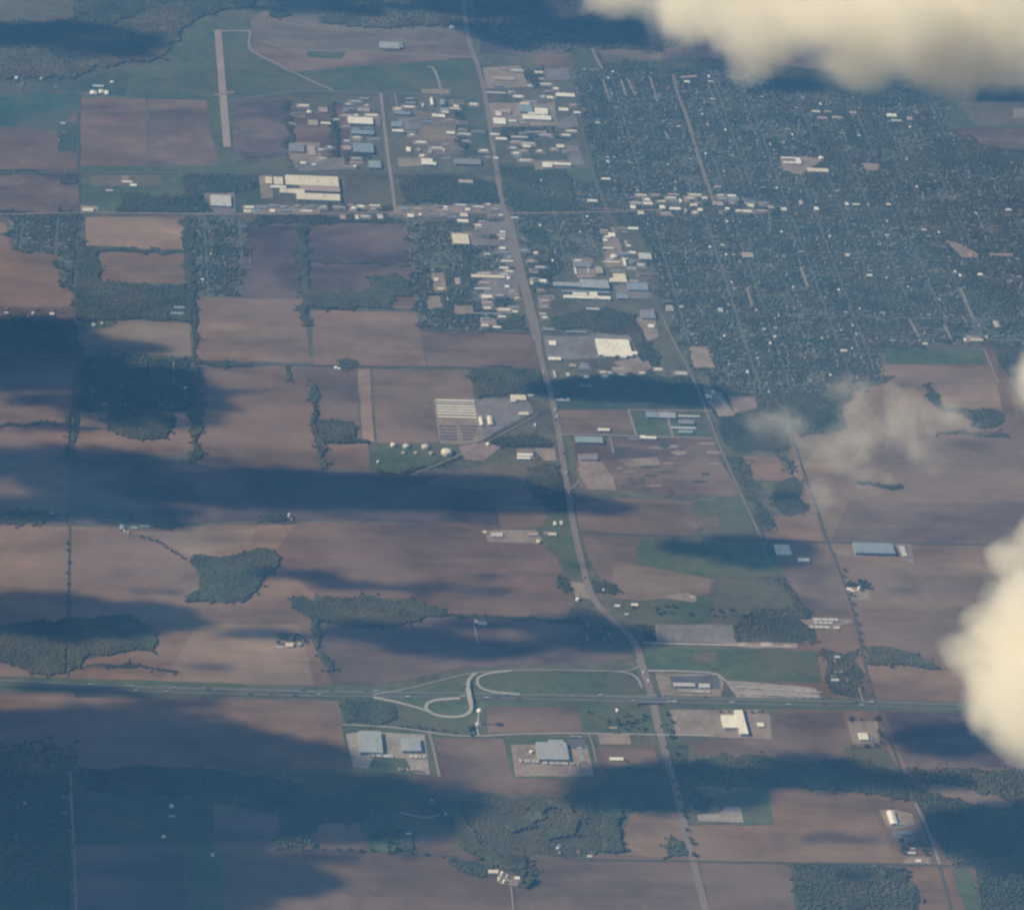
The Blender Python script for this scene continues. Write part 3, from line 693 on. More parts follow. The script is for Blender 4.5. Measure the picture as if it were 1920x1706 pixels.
# ------------------------------------------------------------------ buildings: px, py, w, d (pixels), height m, roof colour, label, extras
B = [
 # interchange and south
 (695, 1390, 42, 40, 12, 'bluepale', 'large pale blue-grey roofed warehouse on the gravel lot', {}),
 (771, 1395, 35, 24, 11, 'bluepale', 'smaller pale blue-grey warehouse east of the larger one', {}),
 (1036, 1407, 57, 32, 11, 'grey', 'big grey flat-roofed plant in a square paved yard', {'wings': [(10, -18, 28, 6)]}),
 (1156, 1422, 25, 5, 5, 'white', 'long narrow white shed on a small brown field', {'style': 'gable'}),
 (1390, 1353, 15, 44, 12, 'white', 'large bright white T-shaped building beside the interstate', {'wings': [(-21, -1, 27, 23)], 'rot': 0}),
 (1426, 1358, 12, 7, 5, 'white', 'small white building east of the T-shaped building', {}),
 (1619, 1380, 17, 12, 7, 'white', 'bright white square building in a yard by the eastern road', {}),
 (1634, 1385, 5, 9, 4, 'dull', 'dull shed beside the bright square building', {}),
 (1673, 1532, 13, 24, 8, 'white', 'white shed set long ways away from the southern yard road', {'style': 'gable'}),
 (1687, 1545, 10, 4, 4, 'blue', 'small blue shed at the foot of the long white shed', {}),
 (1699, 1561, 20, 7, 6, 'dull', 'dull grey building south of the blue shed', {}),
 (1708, 1598, 17, 4, 5, 'pale', 'pale shed between the dull yard and the crossroads', {'style': 'gable'}),
 (1712, 1590, 8, 3, 4, 'pale', 'tiny pale shed just behind the pale shed', {}),
 (1722, 1613, 10, 4, 4, 'white', 'small white shed beside the southeastern crossroads', {'style': 'gable'}),
 (887, 1372, 6, 4, 5, 'tan', 'small tan farmhouse west of the water tower drive', {'name': 'farmhouse', 'cat': 'house', 'style': 'gable'}),
 (925, 1633, 18, 6, 7, 'cream', 'cream roofed barn at the southern farm', {'name': 'barn', 'cat': 'barn', 'style': 'gable'}),
 (970, 1645, 9, 5, 5, 'white', 'white farmhouse east of the grain bins', {'name': 'farmhouse', 'cat': 'house', 'style': 'gable'}),
 (323, 1529, 12, 3, 4, 'pale', 'pale low shed in deep cloud shade', {}),
 (307, 1567, 7, 4, 4, 'white', 'small white farmhouse in deep cloud shade', {'name': 'farmhouse', 'cat': 'house', 'style': 'gable'}),
 (399, 1602, 6, 6, 5, 'pale', 'pale barn at the top of the dark green strip', {'name': 'barn', 'cat': 'barn', 'style': 'gable'}),
 (1046, 1589, 6, 4, 4, 'pale', 'pale house among trees in the southern ravine', {'name': 'house', 'cat': 'house', 'style': 'gable'}),
 (1106, 1604, 9, 4, 4, 'pale', 'pale barn at the southern edge of the ravine wood', {'name': 'barn', 'cat': 'barn', 'style': 'gable'}),
 (766, 1562, 10, 2, 4, 'white', 'thin white roof in the small wood south of the ravine', {'name': 'shed', 'cat': 'shed'}),
 (571, 1577, 5, 4, 5, 'pale', 'pale farmhouse beside the dark southern hedge', {'name': 'farmhouse', 'cat': 'house', 'style': 'gable'}),
 (810, 1500, 6, 4, 4, 'pink', 'pinkish house on the ravine edge', {'name': 'house', 'cat': 'house', 'style': 'gable'}),
 (836, 1525, 4, 4, 4, 'pale', 'pale house at the end of the curved ravine drive', {'name': 'house', 'cat': 'house', 'style': 'gable'}),
 (1283, 1283, 40, 6, 6, 'pale', 'long pale truck stop building beside the interstate', {}),
 (1321, 1285, 20, 7, 6, 'pale', 'shorter pale truck stop building east of the long one', {}),
 (1157, 1331, 4, 5, 5, 'white', 'tiny white house on grass north of the service road', {'name': 'house', 'cat': 'house', 'style': 'gable'}),
 (1150, 1364, 14, 3, 4, 'tan', 'tan shed beside the service road', {'name': 'shed', 'cat': 'shed'}),
 # middle south
 (543, 1208, 13, 7, 6, 'cream', 'cream roofed barn in a green farmyard', {'name': 'barn', 'cat': 'barn', 'style': 'gable'}),
 (563, 1207, 5, 6, 5, 'teal', 'greenish farmhouse east of the cream barn', {'name': 'farmhouse', 'cat': 'house', 'style': 'gable'}),
 (525, 1213, 14, 2, 3, 'pale', 'thin pale shed west of the cream barn', {'name': 'shed', 'cat': 'shed'}),
 (904, 1168, 16, 5, 5, 'pale', 'pale farm building at the head of a short drive', {'name': 'barn', 'cat': 'barn', 'style': 'gable'}),
 (893, 1165, 5, 4, 5, 'white', 'white farmhouse at the west end of the short drive farm', {'name': 'farmhouse', 'cat': 'house', 'style': 'gable'}),
 (229, 988, 8, 9, 6, 'teal', 'grey-green barn at the shaded farm above the big bare field', {'name': 'barn', 'cat': 'barn', 'style': 'gable'}),
 (252, 989, 12, 4, 4, 'teal', 'low grey-green shed in the middle of the shaded farm', {'name': 'shed', 'cat': 'shed'}),
 (272, 986, 18, 3, 4, 'teal', 'long thin grey-green shed at the east of the shaded farm', {'name': 'shed', 'cat': 'shed'}),
 (97, 961, 10, 2, 4, 'teal', 'thin pale roof in the shaded wood far west', {'name': 'shed', 'cat': 'shed'}),
 (1158, 1135, 10, 3, 4, 'white', 'thin white shed east of the highway bend', {'name': 'shed', 'cat': 'shed'}),
 (1190, 1133, 12, 4, 5, 'white', 'bright white shed at the edge of the green meadow', {'name': 'shed', 'cat': 'shed', 'style': 'gable'}),
 (1175, 1151, 7, 3, 4, 'pale', 'small pale house below the bright white shed', {'name': 'house', 'cat': 'house', 'style': 'gable'}),
 (1132, 1105, 4, 3, 4, 'pale', 'pale house in the small wood by the highway bend', {'name': 'house', 'cat': 'house', 'style': 'gable'}),
 (1041, 981, 6, 6, 5, 'cream', 'cream house west of the highway, next to a pale one', {'name': 'house', 'cat': 'house', 'style': 'gable'}),
 (1053, 980, 6, 7, 5, 'pale', 'pale house just beside the long highway verge', {'name': 'house', 'cat': 'house', 'style': 'gable'}),
 (1036, 1001, 14, 4, 5, 'cream', 'cream shed between the sandy yard and the highway', {'name': 'shed', 'cat': 'shed', 'style': 'gable'}),
 (932, 1002, 21, 7, 6, 'pale', 'pale shed with ribbed roof in the sandy works yard', {}),
 (909, 997, 7, 4, 4, 'cream', 'small cream shed at the tip of the sandy works yard', {'name': 'shed', 'cat': 'shed'}),
 (1000, 1001, 18, 5, 5, 'tan', 'tan shed at the east side of the sandy works yard', {}),
 (1468, 1030, 28, 18, 8, 'cream', 'square cream roofed warehouse in dark grass', {}),
 (1507, 1049, 20, 6, 6, 'white', 'small bright shed southeast of the square cream warehouse', {}),
 (1639, 1027, 73, 19, 12, 'blue', 'very long blue-grey warehouse beside the eastern farm road', {}),
 (1694, 1033, 9, 18, 5, 'pale', 'pale narrow building east of the long blue-grey warehouse', {}),
 (1592, 1104, 8, 4, 5, 'white', 'white farmhouse west of the tall eastern silo', {'name': 'farmhouse', 'cat': 'house', 'style': 'gable'}),
 (1599, 1107, 6, 3, 5, 'white', 'white barn between the farmhouse and the eastern silo', {'name': 'barn', 'cat': 'barn', 'style': 'gable'}),
 (1570, 1231, 10, 4, 5, 'pale', 'pale house in scrub north of the eastern crossroads', {'name': 'house', 'cat': 'house', 'style': 'gable'}),
 (1566, 1274, 14, 4, 5, 'pale', 'pale shed in scrub east of the gravel yard', {'name': 'shed', 'cat': 'shed'}),
 (1104, 858, 32, 7, 7, 'dull', 'dull roofed building on a pinkish pad by the highway', {}),
 (984, 852, 28, 4, 5, 'white', 'long white shed west of the highway, northern of two', {'style': 'gable'}),
 (982, 858, 24, 4, 5, 'white', 'long white shed west of the highway, southern of two', {'style': 'gable'}),
 (1105, 824, 50, 11, 9, 'teal', 'teal-grey warehouse east of the highway', {}),
 (1132, 805, 21, 4, 6, 'white', 'narrow bright shed at the edge of a brown field', {'style': 'gable'}),
 (1216, 820, 28, 4, 6, 'white', 'thin white shed beside the east-west farm road', {'wings': [(-10, -2, 10, 3)]}),
 (1190, 823, 20, 2, 4, 'blue', 'thin blue shed west of the thin white shed', {'name': 'shed', 'cat': 'shed'}),
 (1223, 777, 22, 10, 8, 'blue', 'pale blue factory with a white end wall', {}),
 (1250, 778, 33, 10, 8, 'grey', 'grey factory joined to the pale blue one', {}),
 (1292, 780, 40, 2.5, 5, 'pale', 'long thin pale shed east of the grey factory', {'name': 'shed', 'cat': 'shed'}),
 (1282, 802, 46, 3, 5, 'pale', 'long thin pale shed, middle of the factory yard', {'name': 'shed', 'cat': 'shed'}),
 (1287, 791, 28, 7, 6, 'dull', 'dull brown-grey building between two thin pale sheds', {}),
 (1286, 809, 26, 5, 6, 'teal', 'teal roofed building at the south of the factory yard', {}),
 (1325, 740, 5, 3, 4, 'white', 'small white shed at the corner of the trailer yard', {'name': 'shed', 'cat': 'shed'}),
 (1337, 734, 5, 7, 5, 'cream', 'small cream office at the top of the trailer yard', {'name': 'office', 'cat': 'office'}),
 (1329, 743, 11, 5, 5, 'white', 'white workshop at the edge of the trailer yard', {'name': 'workshop', 'cat': 'workshop'}),
 (1056, 750, 24, 3, 4, 'pale', 'pale U-shaped building in shade by the highway', {'wings': [(10, -3, 4, 4), (-2, -2, 4, 3)]}),
 (1098, 723, 24, 3, 4, 'dull', 'dull shed under the cloud shadow by the highway', {'name': 'shed', 'cat': 'shed'}),
 (972, 745, 28, 9, 7, 'cream', 'cream roofed office west of the highway above the yard', {'wings': [(-11, 6, 9, 4)]}),
 (995, 741, 10, 3, 4, 'pale', 'small pale annex east of the cream office', {'name': 'shed', 'cat': 'shed'}),
 (902, 789, 6, 15, 7, 'white', 'white silo house, western of the pair in the paved yard', {'style': 'gable'}),
 (919, 788, 9, 16, 7, 'cream', 'cream loading hall, eastern of the pair in the paved yard', {'style': 'gable'}),
 (982, 775, 18, 5, 6, 'cream', 'small cream hall beside the bend of the rail spur', {}),
 (1003, 796, 3, 4, 4, 'white', 'tiny white hut near the rail spur and highway', {'name': 'hut', 'cat': 'hut'}),
 # big store and strip
 (1151, 651, 62, 30, 10, 'white', 'huge white flat-roofed superstore with a large car park', {'wings': [(31, 9, 20, 5), (-12, 15, 20, 4), (14, 16, 10, 4)], 'units': 14}),
 (1036, 643, 13, 8, 6, 'white', 'small white shop at the west edge of the car park', {'name': 'shop', 'cat': 'shop'}),
 (1040, 672, 23, 5, 6, 'white', 'narrow bright shop building south of the car park', {'name': 'shop', 'cat': 'shop', 'style': 'gable'}),
 (1080, 622, 38, 3, 5, 'blue', 'long thin blue roof north of the car park', {'name': 'shop', 'cat': 'shop'}),
 (1029, 617, 24, 5, 5, 'dull', 'dull shop building by the highway north of the car park', {'name': 'shop', 'cat': 'shop'}),
 (1040, 701, 4, 13, 4, 'pale', 'narrow pale building south of the narrow shop', {'name': 'shed', 'cat': 'shed'}),
 (1074, 685, 12, 5, 5, 'tan', 'tan building in trees south of the car park', {'name': 'shop', 'cat': 'shop'}),
 (1065, 702, 6, 7, 4, 'pale', 'pale small building beside the cloud shadow', {'name': 'shed', 'cat': 'shed'}),
 (1099, 706, 8, 4, 4, 'cream', 'small cream house at the cloud shadow edge', {'name': 'house', 'cat': 'house', 'style': 'gable'}),
 (1215, 589, 26, 15, 8, 'dull', 'dull grey flat roof above the railway strip', {}),
 (1221, 611, 10, 6, 6, 'white', 'small white building on the railway strip', {}),
 (1222, 621, 12, 3, 4, 'blue', 'thin blue roof below the small white railway building', {'name': 'shed', 'cat': 'shed'}),
 (1256, 578, 13, 10, 7, 'tan', 'tan block building east of the railway', {}),
 (1112, 579, 24, 3, 5, 'pale', 'thin pale shed in the dark grass above the wood', {'name': 'shed', 'cat': 'shed'}),
 (1101, 557, 86, 5, 8, 'white', 'very long thin bright factory roof south of the grey roofs', {'wings': [(13, -6, 15, 8), (-12, -6, 26, 4)]}),
 (1063, 533, 50, 7, 9, 'grey', 'long grey factory roof west of the broad grey one', {}),
 (1115, 532, 52, 15, 10, 'grey', 'broad grey factory roof in the middle of town industry', {}),
 (1098, 547, 88, 3, 6, 'blue', 'thin bluish roof between grey and bright factory roofs', {}),
 (1163, 521, 22, 15, 9, 'cream', 'cream square building with a small west wing', {'wings': [(-14, 4, 12, 7)]}),
 (1196, 537, 38, 13, 8, 'blue', 'bluish flat roof east of the pale yard road', {}),
 (1168, 556, 20, 7, 6, 'blue', 'small bluish roof below the bluish flat roof', {}),
 (1124, 506, 12, 12, 8, 'tan', 'tan slanted square roof in the factory group', {}),
 (1092, 495, 33, 10, 8, 'dull', 'dull mauve-grey roof north of the factory group', {}),
 (1079, 507, 2.5, 12, 5, 'white', 'thin white building, western of two below the mauve roof', {'name': 'shed', 'cat': 'shed'}),
 (1104, 507, 2.5, 10, 5, 'pale', 'thin pale building, eastern of two below the mauve roof', {'name': 'shed', 'cat': 'shed'}),
 (1084, 488, 12, 3, 5, 'cream', 'small cream roof above the mauve roof', {'name': 'shed', 'cat': 'shed'}),
 (1147, 491, 30, 2.5, 5, 'cream', 'thin cream shed below the round roofed building', {'name': 'shed', 'cat': 'shed'}),
 (1171, 491, 4, 14, 6, 'white', 'narrow bright building beside the railway yard', {'wings': [(3, -6, 8, 2)]}),
 (1210, 480, 22, 11, 8, 'pale', 'pale hall standing alone in the eastern trees', {}),
 (1147, 440, 12, 7, 7, 'white', 'bright building at the north of the railway yard', {'wings': [(-9, 4, 10, 3)]}),
 (1141, 465, 20, 3, 5, 'cream', 'thin cream roof in the tan railway yard', {'name': 'shed', 'cat': 'shed'}),
 (1135, 450, 8, 4, 5, 'white', 'small white roof in the tan railway yard', {'name': 'shed', 'cat': 'shed'}),
 (1187, 428, 18, 4, 6, 'white', 'narrow bright hall south of the main street shops', {'name': 'hall', 'cat': 'hall', 'style': 'gable'}),
 (1174, 454, 5, 6, 5, 'tan', 'small tan building between railway and yard', {'name': 'shed', 'cat': 'shed'}),
 (864, 448, 30, 18, 8, 'cream', 'square cream roofed hall north of the western houses', {}),
 (915, 518, 62, 5, 6, 'cream', 'long yellowish strip of shops west of the highway', {'name': 'shop_row', 'cat': 'shops'}),
 (953, 521, 6, 5, 5, 'white', 'small white shop between the yellowish strip and highway', {'name': 'shop', 'cat': 'shop'}),
 (951, 537, 8, 5, 5, 'white', 'small white shop south of the other highway shop', {'name': 'shop', 'cat': 'shop'}),
 (905, 541, 30, 3, 4, 'pale', 'thin pale shed south of the yellowish shops', {'name': 'shed', 'cat': 'shed'}),
 (945, 502, 16, 3, 4, 'white', 'thin white roof beside the highway car lots', {'name': 'shop', 'cat': 'shop'}),
 (858, 527, 9, 12, 5, 'tan', 'tan block among the western houses', {'name': 'apartment_block', 'cat': 'flats'}),
 (826, 541, 12, 4, 5, 'cream', 'cream roof at the south of the tan western lot', {'name': 'apartment_block', 'cat': 'flats'}),
 (818, 524, 8, 6, 5, 'cream', 'cream roof at the north of the tan western lot', {'name': 'apartment_block', 'cat': 'flats'}),
 (932, 613, 14, 3, 5, 'white', 'bright thin roof at the corner of the mauve field', {'name': 'shed', 'cat': 'shed'}),
 (914, 588, 52, 2, 4, 'blue', 'long thin bluish roof above the mauve field', {'name': 'shed', 'cat': 'shed'}),
 (966, 584, 10, 3, 4, 'white', 'white shop beside the widening highway', {'name': 'shop', 'cat': 'shop'}),
 (1005, 474, 7, 5, 5, 'cream', 'small cream shop east of the wide highway', {'name': 'shop', 'cat': 'shop'}),
 (997, 530, 5, 5, 5, 'cream', 'small cream shop east of the highway by the bend', {'name': 'shop', 'cat': 'shop'}),
 (1018, 588, 12, 3, 4, 'pale', 'small pale roof east of the highway above the meadow', {'name': 'shed', 'cat': 'shed'}),
 # north-west industry
 (585, 339, 98, 18, 11, 'cream', 'huge cream factory roof, northern block of the big factory', {}),
 (548, 358, 46, 8, 10, 'cream', 'middle cream factory block of the big factory', {}),
 (597, 369, 80, 12, 11, 'cream', 'southern cream factory block of the big factory', {}),
 (600, 354, 74, 9, 9, 'pink', 'pinkish roof between the cream factory blocks', {}),
 (504, 338, 12, 12, 7, 'cream', 'small cream hall west of the big factory', {}),
 (522, 339, 17, 14, 8, 'cream', 'square cream hall touching the big factory', {}),
 (522, 350, 28, 4, 6, 'white', 'white canopy below the square cream hall', {}),
 (676, 226, 46, 12, 9, 'white', 'long bright warehouse west of the industrial road', {}),
 (681, 277, 38, 17, 9, 'blue', 'large bluish warehouse west of the industrial road', {}),
 (703, 308, 22, 13, 8, 'teal', 'light teal square warehouse beside the industrial road', {}),
 (680, 248, 42, 7, 6, 'blue', 'bluish yard sheds south of the long bright warehouse', {}),
 (683, 185, 18, 4, 5, 'dull', 'dull shed below the airport taxiway', {'name': 'shed', 'cat': 'shed'}),
 (682, 206, 22, 7, 5, 'pink', 'pinkish building north of the long bright warehouse', {}),
 (580, 210, 8, 4, 5, 'white', 'small white house on the mauve field edge', {'name': 'house', 'cat': 'house', 'style': 'gable'}),
 (606, 206, 16, 9, 5, 'pink', 'pinkish shed beside the airport access', {'name': 'shed', 'cat': 'shed'}),
 (611, 231, 18, 3, 5, 'white', 'thin white shed west of the long bright warehouse', {'name': 'shed', 'cat': 'shed'}),
 (587, 230, 18, 10, 5, 'tan', 'tan roof west of the thin white shed', {}),
 (557, 277, 26, 15, 8, 'dull', 'dull mauve-grey warehouse in the western lot', {}),
 (585, 282, 13, 18, 5, 'tan', 'tan square roof beside the dull warehouse', {}),
 (650, 277, 16, 8, 5, 'pink', 'pinkish roof west of the large bluish warehouse', {}),
 (730, 85, 36, 12, 8, 'grey', 'bluish grey school roof in the far brown field', {'name': 'school', 'cat': 'school'}),
 (751, 84, 9, 11, 6, 'dull', 'dull annex east of the far school roof', {'name': 'school', 'cat': 'school'}),
 (848, 51, 8, 5, 6, 'white', 'white barn at the far edge of the wood', {'name': 'barn', 'cat': 'barn', 'style': 'gable'}),
 (768, 185, 16, 3, 5, 'blue', 'thin blue hangar, northern of two', {'name': 'hangar', 'cat': 'hangar', 'style': 'gable'}),
 (770, 193, 18, 3, 5, 'blue', 'thin blue hangar, southern of two', {'name': 'hangar', 'cat': 'hangar', 'style': 'gable'}),
 (810, 190, 5, 13, 7, 'white', 'narrow white hangar at the airport apron', {'name': 'hangar', 'cat': 'hangar', 'style': 'gable'}),
 (831, 192, 9, 10, 7, 'blue', 'bluish hangar east of the narrow white one', {'name': 'hangar', 'cat': 'hangar', 'style': 'gable'}),
 (793, 197, 4, 6, 5, 'pale', 'small pale hangar west of the narrow white one', {'name': 'hangar', 'cat': 'hangar', 'style': 'gable'}),
 (855, 199, 9, 4, 5, 'white', 'small white hangar east of the bluish one', {'name': 'hangar', 'cat': 'hangar'}),
 (823, 217, 22, 5, 6, 'white', 'bright L-shaped shed south of the hangars', {'wings': [(-8, -2, 8, 3)]}),
 (746, 245, 20, 4, 6, 'white', 'bright end of the thin warehouse on the industrial road', {}),
 (768, 247, 24, 3, 6, 'dull', 'dull thin roof joined to the bright thin warehouse', {}),
 (744, 233, 20, 9, 6, 'blue', 'bluish shed beside the industrial road', {}),
 (755, 212, 30, 5, 6, 'blue', 'long bluish shed north of the bluish roadside shed', {}),
 (766, 280, 8, 8, 6, 'white', 'small white square building east of the industrial road', {}),
 (785, 281, 6, 6, 5, 'tan', 'tan hut east of the small white square building', {'name': 'shed', 'cat': 'shed'}),
 (806, 284, 7, 6, 5, 'tan', 'tan shed between the tan hut and the silo', {'name': 'shed', 'cat': 'shed'}),
 (801, 303, 20, 11, 7, 'white', 'bright white warehouse beside the scrap yard', {'wings': [(11, 3, 10, 5)]}),
 (877, 303, 48, 10, 8, 'dull', 'long dull grey warehouse west of the upper highway', {}),
 (873, 340, 26, 6, 5, 'tan', 'tan roof in the trees above the main street', {}),
 (414, 376, 38, 20, 9, 'pale', 'large pale warehouse west of the big factory', {}),
 (464, 396, 14, 5, 5, 'cream', 'cream shed on the main street west of the factory', {}),
 (511, 395, 10, 5, 5, 'white', 'white shop on the main street south of the factory', {'name': 'shop', 'cat': 'shop'}),
 (643, 407, 10, 8, 5, 'tan', 'tan shop on the main street', {'name': 'shop', 'cat': 'shop'}),
 (669, 407, 6, 8, 5, 'cream', 'cream shop on the main street east of the tan one', {'name': 'shop', 'cat': 'shop'}),
 (713, 406, 10, 8, 5, 'pale', 'pale square shop on the main street', {'name': 'shop', 'cat': 'shop'}),
 (770, 404, 12, 6, 6, 'white', 'bright white shop south of the industrial road end', {'name': 'shop', 'cat': 'shop'}),
 (788, 402, 5, 4, 5, 'white', 'tiny white shop beside the bright main street shop', {'name': 'shop', 'cat': 'shop'}),
 (760, 391, 14, 5, 5, 'blue', 'bluish shop at the industrial road end', {'name': 'shop', 'cat': 'shop'}),
 (870, 403, 14, 6, 5, 'cream', 'cream shop, northern of two by the highway junction', {'name': 'shop', 'cat': 'shop'}),
 (868, 414, 20, 5, 5, 'white', 'white shop, southern of two by the highway junction', {'name': 'shop', 'cat': 'shop'}),
 (937, 227, 22, 11, 7, 'white', 'bright white warehouse just east of the upper highway', {}),
 (935, 213, 10, 8, 6, 'cream', 'cream roof north of the bright roadside warehouse', {}),
 (949, 208, 16, 8, 6, 'pink', 'pinkish white roof beside the cream one', {}),
 (1015, 208, 23, 10, 9, 'white', 'bright block of the northern works', {'wings': [(-8, 5, 34, 3)]}),
 (1007, 220, 52, 8, 9, 'white', 'long bright front block of the northern works', {}),
 (986, 203, 24, 14, 8, 'blue', 'bluish block of the northern works', {}),
 (984, 194, 16, 4, 6, 'cream', 'cream shed behind the northern works', {'name': 'shed', 'cat': 'shed'}),
 (1057, 205, 17, 5, 6, 'white', 'white roof east of the northern works', {}),
 (1082, 211, 12, 3, 5, 'white', 'thin white roof at the edge of the northern car park', {'name': 'shed', 'cat': 'shed'}),
 (1060, 178, 34, 6, 6, 'white', 'bright long roof north of the works car park', {'wings': [(-8, -2, 16, 3)]}),
 (928, 252, 16, 4, 5, 'cream', 'small cream roof beside the upper highway', {'name': 'shop', 'cat': 'shop'}),
 (940, 260, 20, 4, 5, 'white', 'white roof below the small cream roof', {'name': 'shop', 'cat': 'shop'}),
 (974, 257, 30, 3, 5, 'pale', 'long pale thin roof south of the northern works', {'name': 'shed', 'cat': 'shed'}),
 (988, 274, 14, 5, 6, 'cream', 'cream roof, western of two in the green strip', {}),
 (1051, 274, 14, 6, 6, 'cream', 'cream roof, eastern of two in the green strip', {}),
 (1044, 307, 52, 4, 7, 'white', 'bright L-shaped store south of the green strip', {'wings': [(-18, 4, 17, 6)]}),
 (930, 296, 8, 3, 5, 'white', 'tiny white roof by the highway near the green strip', {'name': 'shop', 'cat': 'shop'}),
 (945, 147, 40, 6, 5, 'tan', 'tan sheds in the far northern yard', {}),
 (970, 132, 22, 4, 5, 'pale', 'pale shed in the far northern yard', {}),
 (930, 174, 36, 2.5, 5, 'pale', 'thin pale shed beside the far highway', {'name': 'shed', 'cat': 'shed'}),
 (1136, 335, 16, 3, 6, 'white', 'narrow bright hall in the northern meadow', {'name': 'hall', 'cat': 'hall', 'style': 'gable'}),
 (1111, 376, 18, 3.5, 6, 'white', 'narrow bright hall west of the downtown', {'name': 'hall', 'cat': 'hall', 'style': 'gable'}),
 (965, 408, 14, 3, 5, 'pale', 'thin pale hall south of the highway junction', {'name': 'hall', 'cat': 'hall'}),
 (1288, 153, 10, 3, 5, 'white', 'small white hall on the north edge of town', {'name': 'hall', 'cat': 'hall'}),
 (1292, 144, 30, 3, 5, 'pink', 'long slanted pinkish roof on the north edge of town', {'name': 'hall', 'cat': 'hall', 'rot': 14}),
 (1486, 305, 32, 3, 7, 'white', 'white courtyard school in the eastern town', {'name': 'school', 'cat': 'school', 'wings': [(13, -5, 8, 9), (-4, -9, 26, 2.5)]}),
 (1534, 319, 38, 6, 6, 'cream', 'cream school wing southeast of the courtyard school', {'name': 'school', 'cat': 'school'}),
 (1540, 296, 8, 4, 6, 'white', 'small white chapel north of the cream school wing', {'name': 'church', 'cat': 'church', 'style': 'gable'}),
 (1672, 216, 17, 5, 6, 'white', 'bright hall in the far eastern town', {'name': 'hall', 'cat': 'hall'}),
 (1681, 226, 18, 3, 5, 'pale', 'pale roof below the far eastern hall', {'name': 'hall', 'cat': 'hall'}),
 (1706, 222, 9, 6, 5, 'pink', 'pinkish roof east of the far eastern hall', {'name': 'hall', 'cat': 'hall'}),
 (1530, 209, 14, 3, 5, 'cream', 'cream roof, westernmost of the far eastern row', {'name': 'hall', 'cat': 'hall'}),
 (1552, 209, 12, 3, 5, 'tan', 'tan roof, second of the far eastern row', {'name': 'hall', 'cat': 'hall'}),
 (1600, 211, 12, 4, 5, 'tan', 'tan roof, third of the far eastern row', {'name': 'hall', 'cat': 'hall'}),
 (1542, 221, 18, 4, 5, 'pink', 'pinkish roof below the far eastern row', {'name': 'hall', 'cat': 'hall'}),
 (1570, 220, 18, 4, 5, 'tan', 'tan roof beside the pinkish one in the far eastern row', {'name': 'hall', 'cat': 'hall'}),
 (1380, 205, 0.1, 0.1, 3, 'tan', '', None),
 (1314, 478, 0.1, 0.1, 3, 'tan', '', None),
 (1402, 478, 20, 9, 7, 'tan', 'tan church hall in the dense eastern trees', {'name': 'hall', 'cat': 'hall'}),
 (1351, 581, 8, 7, 5, 'pale', 'pale building at the edge of the eastern cloud shade', {'name': 'hall', 'cat': 'hall'}),
 (1589, 478, 7, 4, 5, 'cream', 'cream roof alone in the eastern trees', {'name': 'hall', 'cat': 'hall'}),
 (1631, 516, 9, 3, 5, 'white', 'thin white roof in the eastern trees', {'name': 'hall', 'cat': 'hall'}),
 (1838, 514, 8, 4, 5, 'white', 'white roof in the trees near the eastern edge', {'name': 'hall', 'cat': 'hall'}),
 (1820, 478, 6, 6, 5, 'pink', 'pinkish school block on a tan clearing', {'name': 'school', 'cat': 'school'}),
 (1870, 608, 10, 12, 6, 'tan', 'tan farm building at the east edge of town', {'name': 'barn', 'cat': 'barn', 'style': 'gable'}),
 (1818, 633, 8, 4, 5, 'pink', 'pinkish building above the long green field', {'name': 'hall', 'cat': 'hall'}),
 (1832, 637, 22, 3, 5, 'cream', 'long cream roof above the long green field', {'name': 'hall', 'cat': 'hall'}),
 (1735, 644, 8, 3, 4, 'cream', 'small cream roof at the corner of the green field', {'name': 'house', 'cat': 'house', 'style': 'gable'}),
 (1582, 657, 12, 3, 5, 'cream', 'cream roof in scrub west of the green field', {'name': 'hall', 'cat': 'hall'}),
 (1340, 381, 5, 6, 9, 'tan', 'tan courthouse block in the downtown', {'name': 'courthouse', 'cat': 'courthouse'}),
 (1187, 388, 9, 6, 7, 'white', 'white store at the west end of downtown', {'name': 'shop', 'cat': 'shop'}),
 (1202, 399, 11, 5, 7, 'cream', 'cream store south of the west end of downtown', {'name': 'shop', 'cat': 'shop'}),
 (1242, 388, 9, 6, 8, 'white', 'tall white store on the downtown main street', {'name': 'shop', 'cat': 'shop'}),
 (1266, 391, 20, 4, 8, 'white', 'wide white store on the downtown main street', {'name': 'shop', 'cat': 'shop'}),
 (1276, 376, 4, 7, 8, 'cream', 'cream tower block behind the wide white store', {'name': 'shop', 'cat': 'shop'}),
 (1286, 394, 4, 7, 9, 'pink', 'pinkish store east of the wide white store', {'name': 'shop', 'cat': 'shop'}),
 (1301, 384, 12, 4, 8, 'cream', 'cream store in the middle of downtown', {'name': 'shop', 'cat': 'shop'}),
 (1313, 393, 8, 5, 8, 'white', 'white store in the middle of downtown', {'name': 'shop', 'cat': 'shop'}),
 (1322, 371, 9, 4, 7, 'cream', 'cream store north of downtown by the slanting street', {'name': 'shop', 'cat': 'shop'}),
 (1346, 350, 12, 4, 7, 'pink', 'pinkish store beside the slanting street', {'name': 'shop', 'cat': 'shop'}),
 (1350, 382, 12, 7, 8, 'tan', 'tan store group east of the slanting street', {'name': 'shop', 'cat': 'shop'}),
 (1364, 391, 7, 4, 7, 'white', 'white store east of the tan store group', {'name': 'shop', 'cat': 'shop'}),
 (1385, 395, 9, 4, 7, 'cream', 'cream store towards the east end of downtown', {'name': 'shop', 'cat': 'shop'}),
 (1408, 385, 12, 5, 7, 'cream', 'cream slanted store at the east end of downtown', {'name': 'shop', 'cat': 'shop', 'rot': -20}),
 (1446, 388, 10, 5, 6, 'tan', 'tan shop beyond the east end of downtown', {'name': 'shop', 'cat': 'shop'}),
